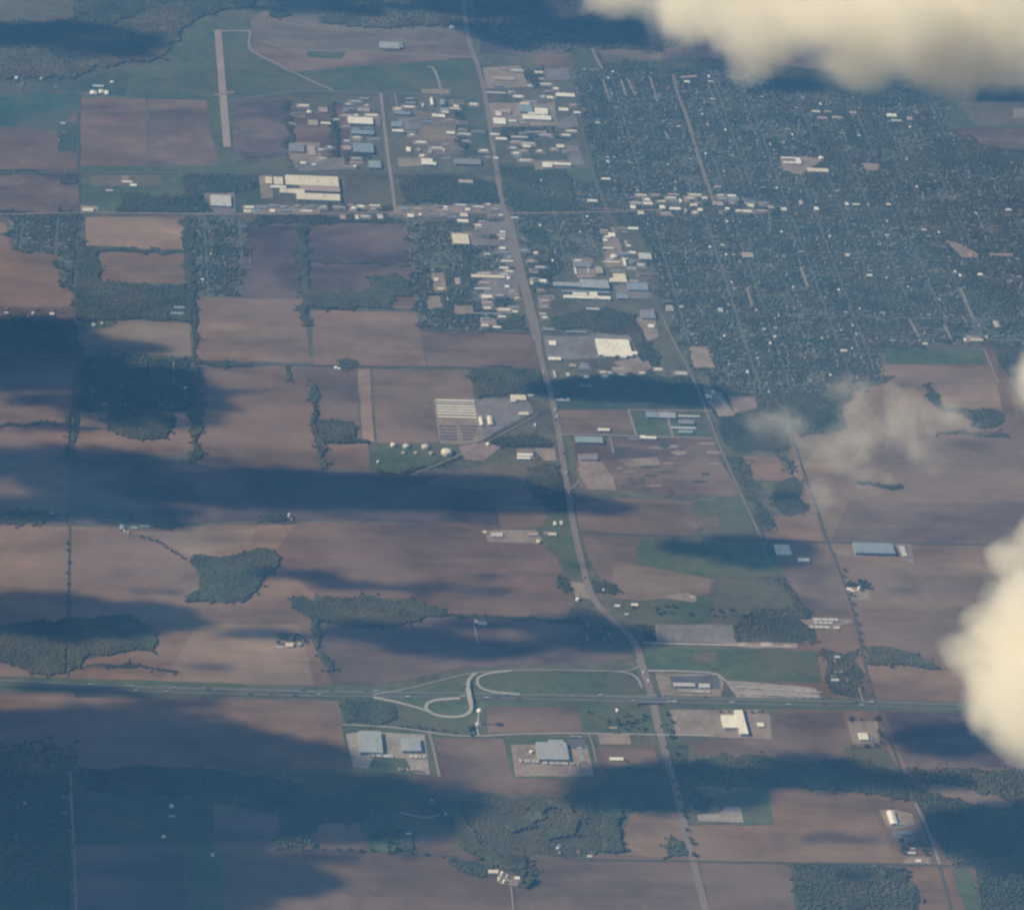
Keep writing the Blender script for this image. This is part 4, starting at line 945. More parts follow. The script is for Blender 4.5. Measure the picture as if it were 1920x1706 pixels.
 (1470, 392, 9, 5, 6, 'cream', 'cream shop beyond the tan eastern shop', {'name': 'shop', 'cat': 'shop'}),
 (1503, 380, 7, 7, 7, 'pink', 'pinkish church on the eastern main street', {'name': 'church', 'cat': 'church', 'style': 'gable'}),
 (1531, 391, 8, 5, 6, 'white', 'white shop on the eastern main street', {'name': 'shop', 'cat': 'shop'}),
 (1588, 382, 5, 5, 6, 'white', 'small white shop on the far eastern main street', {'name': 'shop', 'cat': 'shop'}),
 (1606, 383, 12, 2.5, 6, 'cream', 'thin cream shop on the far eastern main street', {'name': 'shop', 'cat': 'shop'}),
 (1666, 383, 8, 3, 6, 'cream', 'cream shop furthest along the eastern main street', {'name': 'shop', 'cat': 'shop'}),
 (1891, 393, 9, 3, 6, 'white', 'thin white shop near the eastern town edge', {'name': 'shop', 'cat': 'shop'}),
 # west side farms
 (184, 161, 20, 3, 5, 'pale', 'long pale barn at the far western farm', {'name': 'barn', 'cat': 'barn', 'style': 'gable'}),
 (175, 174, 12, 6, 6, 'white', 'bright barn at the front of the far western farm', {'name': 'barn', 'cat': 'barn', 'style': 'gable'}),
 (190, 172, 10, 6, 6, 'cream', 'cream barn in the middle of the far western farm', {'name': 'barn', 'cat': 'barn', 'style': 'gable'}),
 (200, 174, 7, 7, 6, 'white', 'white barn at the east of the far western farm', {'name': 'barn', 'cat': 'barn', 'style': 'gable'}),
 (210, 154, 6, 3, 5, 'white', 'tiny white house behind the far western farm', {'name': 'house', 'cat': 'house', 'style': 'gable'}),
 (238, 341, 20, 2.5, 5, 'white', 'thin white shed on the brown plot above the main street', {'name': 'shed', 'cat': 'shed'}),
 (250, 347, 13, 4, 5, 'white', 'bright shed below the thin white shed', {'name': 'shed', 'cat': 'shed'}),
 (205, 357, 14, 2.5, 4, 'pale', 'thin pale shed on the green western plot', {'name': 'shed', 'cat': 'shed'}),
 (165, 393, 20, 6, 6, 'cream', 'cream barn at the western crossroads', {'name': 'barn', 'cat': 'barn', 'style': 'gable'}),
 (118, 231, 8, 3, 5, 'pale', 'pale house on the western green lot', {'name': 'house', 'cat': 'house', 'style': 'gable'}),
 (31, 146, 5, 4, 5, 'white', 'small white house in the far western woods', {'name': 'house', 'cat': 'house', 'style': 'gable'}),
 (336, 576, 20, 4, 4, 'teal', 'pale green greenhouse, northern of two', {'name': 'greenhouse', 'cat': 'greenhouse', 'style': 'gable'}),
 (332, 587, 24, 4, 4, 'teal', 'pale green greenhouse, southern of two', {'name': 'greenhouse', 'cat': 'greenhouse', 'style': 'gable'}),
 (176, 609, 6, 4, 5, 'white', 'white farmhouse at the corner of the grey-brown field', {'name': 'farmhouse', 'cat': 'house', 'style': 'gable'}),
 (191, 606, 4, 3, 5, 'cream', 'small cream barn beside the white corner farmhouse', {'name': 'barn', 'cat': 'barn', 'style': 'gable'}),
 (630, 689, 5, 4, 6, 'white', 'white farmhouse beside the round grove on the field road', {'name': 'farmhouse', 'cat': 'house', 'style': 'gable'}),
 (636, 691, 4, 3, 5, 'white', 'white barn just east of the grove farmhouse', {'name': 'barn', 'cat': 'barn', 'style': 'gable'}),
 (97, 588, 8, 4, 5, 'white', 'brightest white house in the western tree row', {'name': 'house', 'cat': 'house', 'style': 'gable'}),
 (62, 587, 5, 4, 5, 'cream', 'cream house in the western tree row', {'name': 'house', 'cat': 'house', 'style': 'gable'}),
 (12, 586, 7, 3, 5, 'pale', 'pale house at the west end of the tree row', {'name': 'house', 'cat': 'house', 'style': 'gable'}),
]
BOXES = []
for px, py, w, d, h, col, label, ex in B:
    if ex is None: continue
    building(px, py, w, d, h, col, label, **ex); c = G(px, py, h); BOXES.append((c.x, c.y, w*sx(px, py), d*sy(px, py)))
# keep clear of the roads
for lab_, pts_ in ((0, HWY), (0, MAINST), (0, [(952, 408), (940, 380), (930, 310), (922, 260), (912, 190), (898, 130), (882, 88)]), (0, [(1008, 640), (990, 560), (978, 520), (962, 450), (952, 405)]), (0, [(714, 176), (720, 230), (727, 290), (734, 340), (742, 402)]), (0, [(1322, 335), (1338, 378)])):
    for a, b in zip(pts_[:-1], pts_[1:]):
        a, b = G(*a[:2]), G(*b[:2]); k = max(1, int((b-a).length/12))
        for i in range(k):
            q = a.lerp(b, i/k); BOXES.append((q.x, q.y, 26, 12))

# small shops, sheds and workshops scattered through the business strips
ROWLAB = [
 ('shops west of the wide highway', 'small flat-roofed business building in the strip west of the wide highway', [(882, 412), (958, 412), (985, 560), (990, 616), (900, 612), (905, 500), (940, 495), (935, 450), (885, 440)], 26),
 ('shops east of the wide highway', 'small business building in the strip just east of the wide highway', [(975, 450), (1000, 450), (1040, 600), (1050, 628), (1018, 628)], 12),
 ('main street shops near the factory', 'small shop in the line along the western main street', [(450, 388), (940, 384), (940, 410), (760, 412), (450, 402)], 34),
 ('sheds of the airport industrial estate', 'small shed or workshop in the industrial estate south of the airport', [(640, 182), (712, 182), (735, 300), (735, 318), (650, 318)], 18),
 ('sheds east of the industrial road', 'small shed or workshop between the industrial road and the upper highway', [(738, 184), (900, 190), (925, 318), (745, 318)], 26),
 ('works sheds east of the upper highway', 'small works shed east of the upper highway', [(905, 125), (1000, 128), (1080, 180), (1090, 240), (1060, 315), (940, 312), (915, 230)], 34),
 ('railway yard sheds', 'small shed in the tan railway yard near the town centre', [(1125, 430), (1165, 428), (1195, 470), (1215, 530), (1180, 530), (1140, 500)], 12),
 ('downtown stores', 'small downtown store on the eastern main street', [(1180, 368), (1360, 366), (1480, 378), (1480, 394), (1420, 400), (1180, 406)], 26),
 ('yard sheds at the western farm industry', 'small shed in the lots west of the airport industrial estate', [(545, 200), (640, 200), (640, 320), (545, 318)], 10),
 ('sheds south of the superstore', 'small shed between the superstore and the cloud-shaded wood', [(1040, 680), (1210, 690), (1300, 700), (1190, 708), (1050, 705)], 10)]
for grp, lab, poly, n in ROWLAB:
    P_ = [G(*q) for q in poly]; pp = [(p.x, p.y) for p in P_]; xs = [p[0] for p in pp]; ys_ = [p[1] for p in pp]; c = tr = 0
    while c < n and tr < 1500:
        tr += 1; x, y = random.uniform(min(xs), max(xs)), random.uniform(min(ys_), max(ys_)); w, d = random.uniform(14, 46), random.uniform(9, 20)
        if not inside(pp, np.array([x]), np.array([y]))[0]: continue
        if any(abs(x-a) < (w+e)/2+5 and abs(y-b) < (d+f)/2+5 for a, b, e, f in BOXES): continue
        BOXES.append((x, y, w, d)); h = random.uniform(3.6, 6.5); c += 1
        colr = RC_[random.choices(('white', 'cream', 'pale', 'grey', 'dull', 'blue', 'tan', 'pink', 'brown'), (16, 14, 14, 14, 12, 6, 10, 7, 7))[0]]
        root = empty('business_building', (x, y, 0)); tag(root, lab, 'building', grp)
        link('wall', boxes_mesh('wall', [(-w/2, -d/2, -.2, w/2, d/2, h-.4)]), 'wall', tuple(v*.8+.05 for v in colr), root)
        link('roof', gable_mesh('roof', w, d, h-.4, d*.1) if c % 3 == 0 else boxes_mesh('roof', [(-w/2-.3, -d/2-.3, h-.4, w/2+.3, d/2+.3, h+.1)]), 'roof', colr, root)
        zl[0] += .0008; q = [PX((x+a*(w/2+random.uniform(5, 14)), y+b*(d/2+random.uniform(5, 14)), 0)) for a, b in ((-1, -1), (1, -1), (1, 1), (-1, 1))]
        sheet('paved_lot', q, 'gravel', LOTC[random.choice(('tan', 'grey', 'pale', 'grey'))], zl[0]-.75, .8, clear=True)
# rows of long white covered stacks in the storage yard
stack = None
ys = [752, 757, 762, 767, 772, 777, 783]
order = ['northernmost', 'second', 'third', 'fourth', 'fifth', 'sixth', 'southernmost']
for i, y in enumerate(ys):
    a = G(817+i*.6, y); b = G(889+i*.8, y+1); w = (b-a).length
    me = gable_mesh('covered_stack', w, 8.5, 2.6, 1.6, .1); me2 = me
    o = link('covered_stack', me, 'roof', RC_['white'] if i not in (1,) else RC_['pale']); o.location = ((a.x+b.x)/2, (a.y+b.y)/2, 1)
    tag(o, f'long white covered stack, {order[i]} of seven rows in the storage yard', 'covered stack', 'white stacks in the storage yard')
dk = ['first', 'second', 'third', 'fourth', 'fifth']
for i, y in enumerate([800, 806, 812, 818, 824]):
    for s, (xa, xb) in enumerate(((822, 853), (863, 895-i*3))):
        a = G(xa+i*.9, y); b = G(xb+i*.9, y+.5); w = (b-a).length
        o = link('lumber_row', boxes_mesh('lumber_row', [(-w/2, -3.2, -.1, w/2, 3.2, 3.0)]), 'roof', (.16, .13, .12)); o.location = ((a.x+b.x)/2, (a.y+b.y)/2, 1)
        tag(o, f'dark stacked row, {dk[i]} from the north on the {"western" if s == 0 else "eastern"} side of the yard lane', 'stacked row', 'dark stacked rows in the storage yard')
for i, (x, y, r, h) in enumerate([(1395, 1209, 12, 3), (1440, 1209, 16, 4), (1478, 1212, 10, 3), (1300, 1120, 9, 3)]):
    c = G(x, y); rr = r*1.7
    pr = [(rr, 0), (rr*.7, h*.6), (rr*.3, h), (.2, h*1.1)]
    o = link('gravel_pile', lathe_mesh('gravel_pile', pr, 14), 'gravel', (.42, .36, .30)); o.location = (c.x, c.y, .8); o.scale = (1, .5, 1)
    tag(o, ['low pale gravel pile at the west of the pale lane', 'biggest pale gravel pile in the middle of the pale lane', 'pale gravel pile at the east end of the pale lane', 'sandy pile above the green meadow'][i], 'gravel pile')

# ------------------------------------------------------------------ trailers and cars
def proto_trailer():
    me = boxes_mesh('trailer', [(-6.5, -1.25, 1.2, 6.5, 1.25, 4.1), (-5.8, -1.1, .2, -3.6, 1.1, 1.2), (4.4, -.9, .2, 5.0, .9, 1.2)])
    me.materials.append(M['roof']); me.materials.append(M['dark'])
    mi = [0]*6+[1]*12; me.polygons.foreach_set('material_index', mi); return me
def proto_car():
    bm = bmesh.new()
    def bx(x0, y0, z0, x1, y1, z1, tap=0, mi=0):
        v = [bm.verts.new(p) for p in ((x0, y0, z0), (x1, y0, z0), (x1, y1, z0), (x0, y1, z0), (x0+tap, y0+tap*.4, z1), (x1-tap, y0+tap*.4, z1), (x1-tap, y1-tap*.4, z1), (x0+tap, y1-tap*.4, z1))]
        for q in ((3, 2, 1, 0), (4, 5, 6, 7), (0, 1, 5, 4), (1, 2, 6, 5), (2, 3, 7, 6), (3, 0, 4, 7)): bm.faces.new([v[k] for k in q]).material_index = mi
    bx(-2.2, -.9, .3, 2.2, .9, .85, .08); bx(-1.5, -.8, .85, 1.1, .8, 1.4, .4, 1)
    for x in (-1.4, 1.4):
        for y in (-.85, .85): bx(x-.32, y-.1, 0, x+.32, y+.1, .62, .1, 1)
    me = bpy.data.meshes.new('car'); bm.to_mesh(me); bm.free(); me.materials.append(M['roof']); me.materials.append(M['dark']); return me
TR, CAR = proto_trailer(), proto_car()
def place(me, name, p, rz, col, label, cat, group, z=1.3):
    o = bpy.data.objects.new(name, me); COL.objects.link(o); o.location = (p.x, p.y, z); o.rotation_euler.z = rz; o.color = (*col, 1)
    return tag(o, label, cat, group)
WHT, CR = (.75, .72, .66), (.55, .5, .42)
def trailers(n, x0, y0, x1, y1, rz, label, group, skip=.1, cols=(WHT, WHT, CR)):
    for k in range(n):
        if random.random() < skip: continue
        t = k/(max(1, n-1)); p = G(x0+(x1-x0)*t, y0+(y1-y0)*t)
        place(TR, 'trailer', p, rz+random.uniform(-.04, .04), random.choice(cols), label, 'trailer', group)
H90 = math.pi/2
trailers(22, 1524, 1163, 1570, 1164, H90, 'white trailer in the rear row of the small eastern trailer lot', 'rear row of the small trailer lot')
trailers(16, 1528, 1169, 1562, 1170, H90, 'pale trailer in the middle row of the small eastern trailer lot', 'middle row of the small trailer lot')
trailers(22, 1516, 1177, 1572, 1179, H90, 'white trailer in the front row of the small eastern trailer lot', 'front row of the small trailer lot')
trailers(14, 1274, 1297, 1330, 1299, H90, 'truck trailer parked in the row before the truck stop', 'trailers before the truck stop')
trailers(3, 1072, 1382, 1086, 1383, 0, 'white trailer in the short row behind the grey plant', 'trailers behind the grey plant', 0)
trailers(12, 975, 1428, 1012, 1430, H90, 'pale trailer docked along the front yard of the grey plant', 'trailers at the grey plant')
trailers(16, 1020, 1432, 1084, 1434, H90, 'trailer parked southeast of the grey plant front', 'trailers southeast of the grey plant')
trailers(10, 1086, 1404, 1093, 1430, 0, 'cream trailer in the column east of the grey plant', 'trailers east of the grey plant', .1)
trailers(18, 690, 1417, 735, 1420, H90, 'trailer in the line south of the larger blue-grey warehouse', 'trailers south of the larger warehouse', .3)
trailers(14, 762, 1419, 795, 1421, H90, 'trailer in the line south of the smaller blue-grey warehouse', 'trailers south of the smaller warehouse', .2)
trailers(12, 748, 1444, 792, 1447, H90, 'trailer on the far south edge of the gravel lot', 'trailers on the gravel lot edge', .2, ((.35, .25, .2), CR))
trailers(9, 1345, 742, 1368, 776, 0, 'pale trailer in the long column of the eastern trailer yard', 'eastern trailer yard column', .1)
trailers(7, 1330, 755, 1345, 772, 0, 'tan trailer in the short column of the eastern trailer yard', 'eastern trailer yard short column', .2, (CR,))
trailers(20, 1385, 1290, 1535, 1300, 0, 'trailer in the upper row of the long gravel yard', 'upper row of the gravel yard', .35)
trailers(20, 1390, 1303, 1536, 1309, 0, 'trailer in the lower row of the long gravel yard', 'lower row of the gravel yard', .3)
CC = [(.6, .6, .6), (.3, .05, .04), (.05, .08, .2), (.7, .68, .62), (.08, .08, .08), (.25, .26, .28)]
def cars(rows, n, x0, y0, dx, dy, label, group, fill=.55):
    for r in range(rows):
        for k in range(n):
            if random.random() > fill: continue
            p = G(x0+dx*k+r*1.2, y0+dy*r); place(CAR, 'car', p, H90+random.uniform(-.05, .05), random.choice(CC), label, 'car', group)
cars(9, 14, 1082, 638, 2.2, 3.3, 'parked car in the superstore car park', 'cars in the superstore car park', .6)
cars(5, 12, 1160, 680, 4, 3.6, 'vehicle in the crowded sales lot south of the superstore', 'vehicles in the sales lot', .6)
cars(4, 10, 985, 1404, 1.4, 5, 'parked car in the staff lot west of the grey plant', 'cars at the grey plant', .4)
# traffic strung out along the highway and the interstate
def along(P, n, label, group, off):
    for k in range(n):
        i = random.randrange(len(P)-1); a, b = P[i], P[i+1]; q = a.lerp(b, random.random()); d = (b-a); px_ = PX(q)
        if not (0 < px_[0] < 1920 and 0 < px_[1] < 1706): continue
        nr = Vector((-d.y, d.x, 0)).normalized(); q = q+nr*random.choice((-off, off)); t = random.random() < .45
        place(TR if t else CAR, 'lorry' if t else 'car', q, math.atan2(d.y, d.x), random.choice((WHT, CR, (.3, .05, .04), (.1, .12, .2), WHT)), label.replace('vehicle', 'lorry' if t else 'car'), 'lorry' if t else 'car', group, q.z+2.05)
HP_ = [G(*p) for p in HWY]
along(HP_[3:], 34, 'vehicle in the traffic on the long highway', 'traffic on the highway', 4)
along(PN, 40, 'vehicle on the northern interstate carriageway', 'traffic on the northern carriageway', 2.5)
along(PS, 40, 'vehicle on the southern interstate carriageway', 'traffic on the southern carriageway', 2.5)
# one car or lorry at a time along the highways
for k, (x, y) in enumerate([(1215, 1278), (1234, 1350), (1066, 925), (1091, 1060), (1040, 770), (1010, 650)]):
    place(TR if k % 2 == 0 else CAR, 'lorry' if k % 2 == 0 else 'car', G(x, y), R(100), WHT,
          ['white lorry driving north of the interstate bridges', 'car driving south of the interstate bridges', 'lorry on the highway beside the tan lots', 'car on the highway beside the narrow green field', 'lorry on the highway beside the paved yard', 'car on the highway near the superstore'][k],
          'lorry' if k % 2 == 0 else 'car', None, 2.0)

# ------------------------------------------------------------------ trees and houses
def merge(name, tv, tf, P, S, rot, tint, mat, kind='stuff', label=None, cat=None):
    """many small crowns in one mesh (woods that read as one mass)"""
    nt_, nv, nf = len(P), tv.shape[1], tf.shape[0]
    which = rng.integers(0, tv.shape[0], nt_)
    v = tv[which]*S[:, None, :]
    c, s = np.cos(rot)[:, None], np.sin(rot)[:, None]
    x = v[:, :, 0]*c-v[:, :, 1]*s; y = v[:, :, 0]*s+v[:, :, 1]*c
    V = np.stack([x, y, v[:, :, 2]], -1)+P[:, None, :]
    F_ = tf[None]+(np.arange(nt_)*nv)[:, None, None]
    me = bpy.data.meshes.new(name); me.vertices.add(nt_*nv); me.vertices.foreach_set('co', V.astype(np.float32).ravel())
    me.loops.add(nt_*nf*3); me.loops.foreach_set('vertex_index', F_.astype(np.int32).ravel())
    me.polygons.add(nt_*nf); me.polygons.foreach_set('loop_start', np.arange(0, nt_*nf*3, 3, dtype=np.int32))
    me.update(calc_edges=True)
    at = me.attributes.new('tint', 'FLOAT_COLOR', 'POINT')
    T = np.ones((nt_, nv, 4), np.float32); T[:, :, :3] = tint[:, None, :]; at.data.foreach_set('color', T.ravel())
    o = link(name, me, mat); tag(o, label, cat, kind=kind); return o
def crown_templates(sub, n):
    out = []
    for _ in range(n):
        bm = bmesh.new(); bmesh.ops.create_icosphere(bm, subdivisions=sub, radius=1)
        v = np.array([q.co[:] for q in bm.verts]); f = np.array([[q.index for q in p.verts] for p in bm.faces]); bm.free()
        v = v*(1+rng.uniform(-.3, .3, (len(v), 1))); v[:, 2] = v[:, 2]*.8+.55; v[:, 2] = np.maximum(v[:, 2], -.05); out.append(v)
    return np.array(out), f
T1, F1 = crown_templates(2, 10); T0, F0 = crown_templates(1, 10)
def tints(n):
    b = rng.uniform(.82, 1.2, (n, 1)); h = rng.uniform(-.12, .2, (n, 1))
    return np.concatenate([b*(1+h), b*np.ones((n, 1)), b*(1-h*.6)], 1)
NG = rng.random((400, 400))
def patchy(X, Y, L=95.0):
    r = 0
    for k, a in ((1, .6), (.37, .4)):
        u, v = (X+6000)/(L*k), (Y+6000)/(L*k*.8); i, j = u.astype(int), v.astype(int); u = u-i; v = v-j; u = u*u*(3-2*u); v = v*v*(3-2*v); i %= 399; j %= 399
        r = r+a*((NG[j, i]*(1-u)+NG[j, i+1]*u)*(1-v)+(NG[j+1, i]*(1-u)+NG[j+1, i+1]*u)*v)
    return r
def fill_points(poly, step, keep=1.0, dodge=True):
    xs = [p[0] for p in poly]; ys = [p[1] for p in poly]
    X, Y = np.meshgrid(np.arange(min(xs), max(xs), step), np.arange(min(ys), max(ys), step))
    X = (X+rng.uniform(-.45, .45, X.shape)*step).ravel(); Y = (Y+rng.uniform(-.45, .45, Y.shape)*step).ravel()
    m = inside(poly, X, Y) & (rng.random(X.shape) < keep)
    if dodge: m &= free(X, Y)
    return X[m], Y[m]
total = [0]
def wood(label, px, step=11, size=7.5, keep=.97, mat='leaf', dense=True, z=0, cat='wood', name='woodland', tmpl=None, patch=False):
    poly = [(q.x, q.y) for q in wobble([G(*p) for p in px], 32, 34 if patch else 17)]
    st = step*(.74 if patch else .52)
    X, Y = fill_points(poly, st, keep)
    if patch:       # gaps, lawns and denser blocks
        v = patchy(X, Y)*.6+patchy(X, Y, 330)*.4+.03; m = rng.random(X.shape) < np.clip((v-.27)*4.2, .10, 1); X, Y = X[m], Y[m]
    else:           # a ragged, thinning margin
        P_ = np.array(poly); k = rng.integers(0, len(P_), int(len(P_)*2.2)); e = P_[k]+rng.normal(0, 7, (len(k), 2))
        m = free(e[:, 0], e[:, 1]); X, Y = np.concatenate([X, e[m, 0]]), np.concatenate([Y, e[m, 1]])
    n = len(X); total[0] += n
    if n == 0: return
    s = rng.uniform(.75, 1.25, n)*size*.55; top = size*1.05*(1+.16*(patchy(X, Y, 60)-.5)*2)*rng.uniform(.96, 1.03, n) if not patch else s*rng.uniform(1.3, 1.6, n)
    hh = top/1.45; S = np.stack([s, s, hh], -1); P = np.stack([X, Y, np.full(n, .05)+z], -1)
    t = (T0, F0)
    tt = tints(n)*(1+.55*(patchy(X, Y, 75)-.5))[:, None]; tt[:, 0] *= 1+.5*(patchy(X+900, Y, 140)-.5)
    o = merge(name, t[0], t[1], P, S, rng.uniform(0, 6.28, n), tt, mat, 'stuff', label, cat)
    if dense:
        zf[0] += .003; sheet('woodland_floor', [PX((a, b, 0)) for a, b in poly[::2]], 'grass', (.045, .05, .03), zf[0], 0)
def band(px, width):
    """polygon round a polyline given in photo points, width in metres"""
    P = [G(*p) for p in px]; L, Q = [], []
    for i, p in enumerate(P):
        d = P[min(i+1, len(P)-1)]-P[max(i-1, 0)]; d.normalize(); n = Vector((-d.y, d.x, 0))*width/2
        L.append(p+n); Q.append(p-n)
    return [PX((v.x, v.y, 0)) for v in L+Q[::-1]]
W = wood
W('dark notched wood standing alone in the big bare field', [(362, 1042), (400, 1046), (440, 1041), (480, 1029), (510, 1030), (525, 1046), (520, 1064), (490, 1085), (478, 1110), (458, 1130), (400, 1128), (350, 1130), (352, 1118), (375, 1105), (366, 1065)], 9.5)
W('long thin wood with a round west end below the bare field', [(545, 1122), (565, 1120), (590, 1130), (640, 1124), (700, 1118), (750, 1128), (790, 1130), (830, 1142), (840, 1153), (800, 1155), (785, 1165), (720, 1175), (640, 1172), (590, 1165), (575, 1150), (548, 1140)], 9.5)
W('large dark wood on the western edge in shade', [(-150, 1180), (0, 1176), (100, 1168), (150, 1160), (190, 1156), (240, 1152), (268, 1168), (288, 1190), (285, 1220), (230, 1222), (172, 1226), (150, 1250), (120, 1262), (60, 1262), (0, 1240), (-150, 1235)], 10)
W('dark trees joining the two southern fields', band([(590, 1165), (592, 1200), (606, 1232), (622, 1258)], 22), 9)
W('hilly olive wood at the far northwest', [(-100, 100), (80, 92), (180, 62), (290, 18), (345, 6), (362, 38), (340, 60), (338, 78), (315, 82), (312, 112), (232, 118), (215, 125), (180, 124), (170, 130), (140, 148), (0, 146), (-100, 146)], 14, 9, mat='leaf_olive', tmpl=(T0, F0))
W('dark strip of wood along the far north edge', [(150, -60), (480, -60), (478, 12), (430, 16), (365, 36), (345, 4), (290, 14), (180, 58), (140, 50), (140, 10)], 15, 9, tmpl=(T0, F0))
W('far shaded wood west of the hilly wood', [(-150, 44), (130, 40), (178, 60), (80, 90), (-150, 100)], 15, 9, .8, tmpl=(T0, F0))
W('far wood north of the brown airport fields', [(600, 12), (760, -30), (866, -40), (872, 48), (700, 52), (602, 44)], 15, 9, .85, mat='leaf_olive', tmpl=(T0, F0))
W('wooded land under the far cloud shadow', [(884, -80), (1200, -80), (1300, 80), (1240, 94), (1100, 90), (980, 96), (890, 60)], 20, 9, .35, dense=False, tmpl=(T0, F0))
W('small dark grove in the far brown field', [(505, 24), (530, 20), (542, 30), (520, 35), (506, 33)], 12, 8, tmpl=(T0, F0))
W('dark wood below the mauve fields', [(572, 548), (620, 545), (690, 542), (735, 546), (736, 580), (660, 580), (575, 576)], 10, 7.5)
W('dark clump against the mauve field', [(690, 520), (740, 515), (768, 530), (768, 556), (735, 556), (700, 545)], 10)
W('broad wood around the two small brown fields', [(140, 470), (185, 472), (190, 500), (190, 530), (240, 535), (346, 534), (360, 562), (358, 604), (250, 598), (180, 600), (145, 600), (140, 545)], 11.5, 7.5, .92, mat='leaf')
W('tree belt between the two small brown fields', band([(158, 466), (250, 470), (346, 474)], 22), 9, 6.5)
W('long north-south tree belt west of the mauve field', band([(352, 404), (356, 480), (362, 560)], 30), 10)
W('dark tree belt between the mauve fields', band([(566, 425), (570, 500), (574, 600), (578, 612)], 26), 9.5)
W('thin hedge between the two mauve fields', band([(575, 491), (670, 493), (767, 498)], 12), 8, 5)
W('dark western wood in the cloud shade', [(-100, 592), (40, 592), (138, 600), (145, 640), (150, 664), (60, 662), (-100, 660)], 11, 7.5, .9)
W('shaded wood with scattered yards west of the long field', [(146, 672), (200, 668), (358, 676), (360, 770), (300, 768), (220, 758), (150, 772)], 14, 7.5, .7)
W('hedge east of the tree-lined grey field', band([(362, 562), (365, 610), (364, 672)], 18), 9, 6)
W('dark tree row below the grey-brown field', band([(366, 680), (400, 684), (440, 684), (468, 686)], 24), 9, 6.5)
W('tall tree belt beside the long light field', band([(364, 690), (366, 770), (366, 862)], 26), 9.5)
W('tree belt beside the dark corner field', band([(586, 722), (592, 780), (600, 830), (606, 880)], 17), 9)
W('dark wood at the foot of the narrow strip field', [(596, 790), (630, 788), (660, 794), (668, 805), (664, 822), (690, 830), (640, 832), (600, 832)], 9.5)
W('small wood in the shaded western fields', [(205, 762), (240, 770), (318, 772), (325, 800), (310, 822), (240, 822), (205, 806), (196, 790)], 10.5)
W('small hedge stub north of the long light field', band([(538, 688), (541, 700), (543, 716)], 14), 8, 6)
W('grove round the white farmhouse on the field road', [(634, 676), (650, 672), (668, 678), (672, 686), (650, 694), (638, 688)], 8, 6)
W('hedge line along the western country lane', band([(135, 780), (133, 830), (130, 860)], 16), 10, 6)
W('dim hedge across the shaded west fields', band([(0, 800), (60, 796), (120, 796)], 16), 10, 6)
W('wood west of the highway above the paved yard', [(886, 690), (940, 686), (1012, 700), (1026, 738), (1000, 738), (955, 736), (895, 748)], 10.5, 7, .9)
W('shaded wood below the superstore', [(1046, 714), (1130, 704), (1200, 702), (1300, 712), (1320, 744), (1290, 756), (1200, 752), (1090, 744), (1052, 738)], 11, 7, .9)
W('wood between the superstore and the factories', [(1030, 598), (1080, 585), (1150, 582), (1192, 592), (1205, 640), (1195, 655), (1180, 632), (1110, 620), (1040, 612)], 10.5, 7, .92)
W('tree belt between railway and retail strip', [(1206, 640), (1224, 640), (1236, 690), (1220, 700), (1200, 668), (1195, 655)], 11, 6, .6)
W('broken wood around the trailer yard', [(1332, 770), (1420, 770), (1470, 800), (1480, 850), (1385, 852), (1352, 820)], 13, 5.5, .45, patch=True)
W('belt of scrub trees beside the diagonal railway', band([(1375, 856), (1400, 905), (1424, 960), (1440, 1000)], 60), 12, 6, .8, patch=True)
W('patchy wood beside the eastern road', [(1450, 850), (1480, 856), (1508, 900), (1520, 955), (1500, 968), (1460, 965), (1448, 930), (1478, 905)], 12, 6, .55, patch=True)
W('dark wood inside the drifting cloud wisp', [(1490, 730), (1560, 740), (1580, 770), (1575, 810), (1500, 818), (1480, 790)], 11, 7, .9)
W('ragged trees between the town edge and the cloud wisp', [(1330, 705), (1420, 742), (1530, 735), (1600, 712), (1650, 700), (1680, 706), (1600, 745), (1500, 772), (1430, 775), (1350, 760)], 12, 7, .7, patch=True)
W('loose trees along the southeastern rim of the town', [(1845, 640), (1960, 636), (1960, 700), (1890, 712), (1870, 690)], 12, 7, .7, patch=True)
W('hedge crossing the eastern fields', band([(1735, 722), (1752, 752), (1770, 770), (1820, 772)], 30), 10, 7)
W('dark grove round the eastern farmhouse', [(1812, 772), (1868, 770), (1880, 790), (1862, 802), (1820, 800)], 11, 7, .8)
W('hedge above the red-brown field', band([(1755, 812), (1840, 816), (1890, 818)], 22), 10, 6)
W('grove in the middle of the eastern fields', band([(1612, 908), (1650, 912), (1690, 912)], 20), 10, 6)
W('wood beside the curve of the highway in shade', [(1130, 1090), (1150, 1096), (1162, 1108), (1150, 1114), (1115, 1110), (1108, 1094)], 9, 6.5)
W('dark trees west of the highway bend', [(1045, 1080), (1072, 1086), (1080, 1105), (1060, 1112), (1045, 1100)], 9.5, 6, .7)
W('thicket west of the highway above the sandy yard', [(990, 878), (1045, 874), (1062, 912), (1068, 955), (1035, 958), (1020, 940), (992, 920)], 10, 7, .9)
W('shrubs along the dark ditch in the southern field', band([(840, 1153), (890, 1156), (960, 1160), (1100, 1166)], 8), 9, 4)
W('wood southeast of the pale fields', [(1380, 1172), (1400, 1150), (1480, 1130), (1510, 1160), (1520, 1205), (1490, 1208), (1395, 1204)], 13, 6, .8, mat='leaf_olive', patch=True)
W('dark belt between meadow and olive scrub', band([(1460, 1085), (1490, 1120), (1510, 1160), (1525, 1205)], 22), 10, 6.5)
W('scrub wood at the eastern crossroads', [(1540, 1215), (1615, 1215), (1640, 1310), (1560, 1300), (1545, 1270)], 13, 6, .8, patch=True)
W('tapering wood east of the country road', [(1620, 1216), (1680, 1218), (1720, 1230), (1762, 1254), (1745, 1256), (1690, 1245), (1622, 1246)], 10, 7)
W('wood beside the service road below the interstate', [(648, 1312), (700, 1316), (738, 1325), (744, 1345), (730, 1354), (650, 1354)], 9.5, 7)
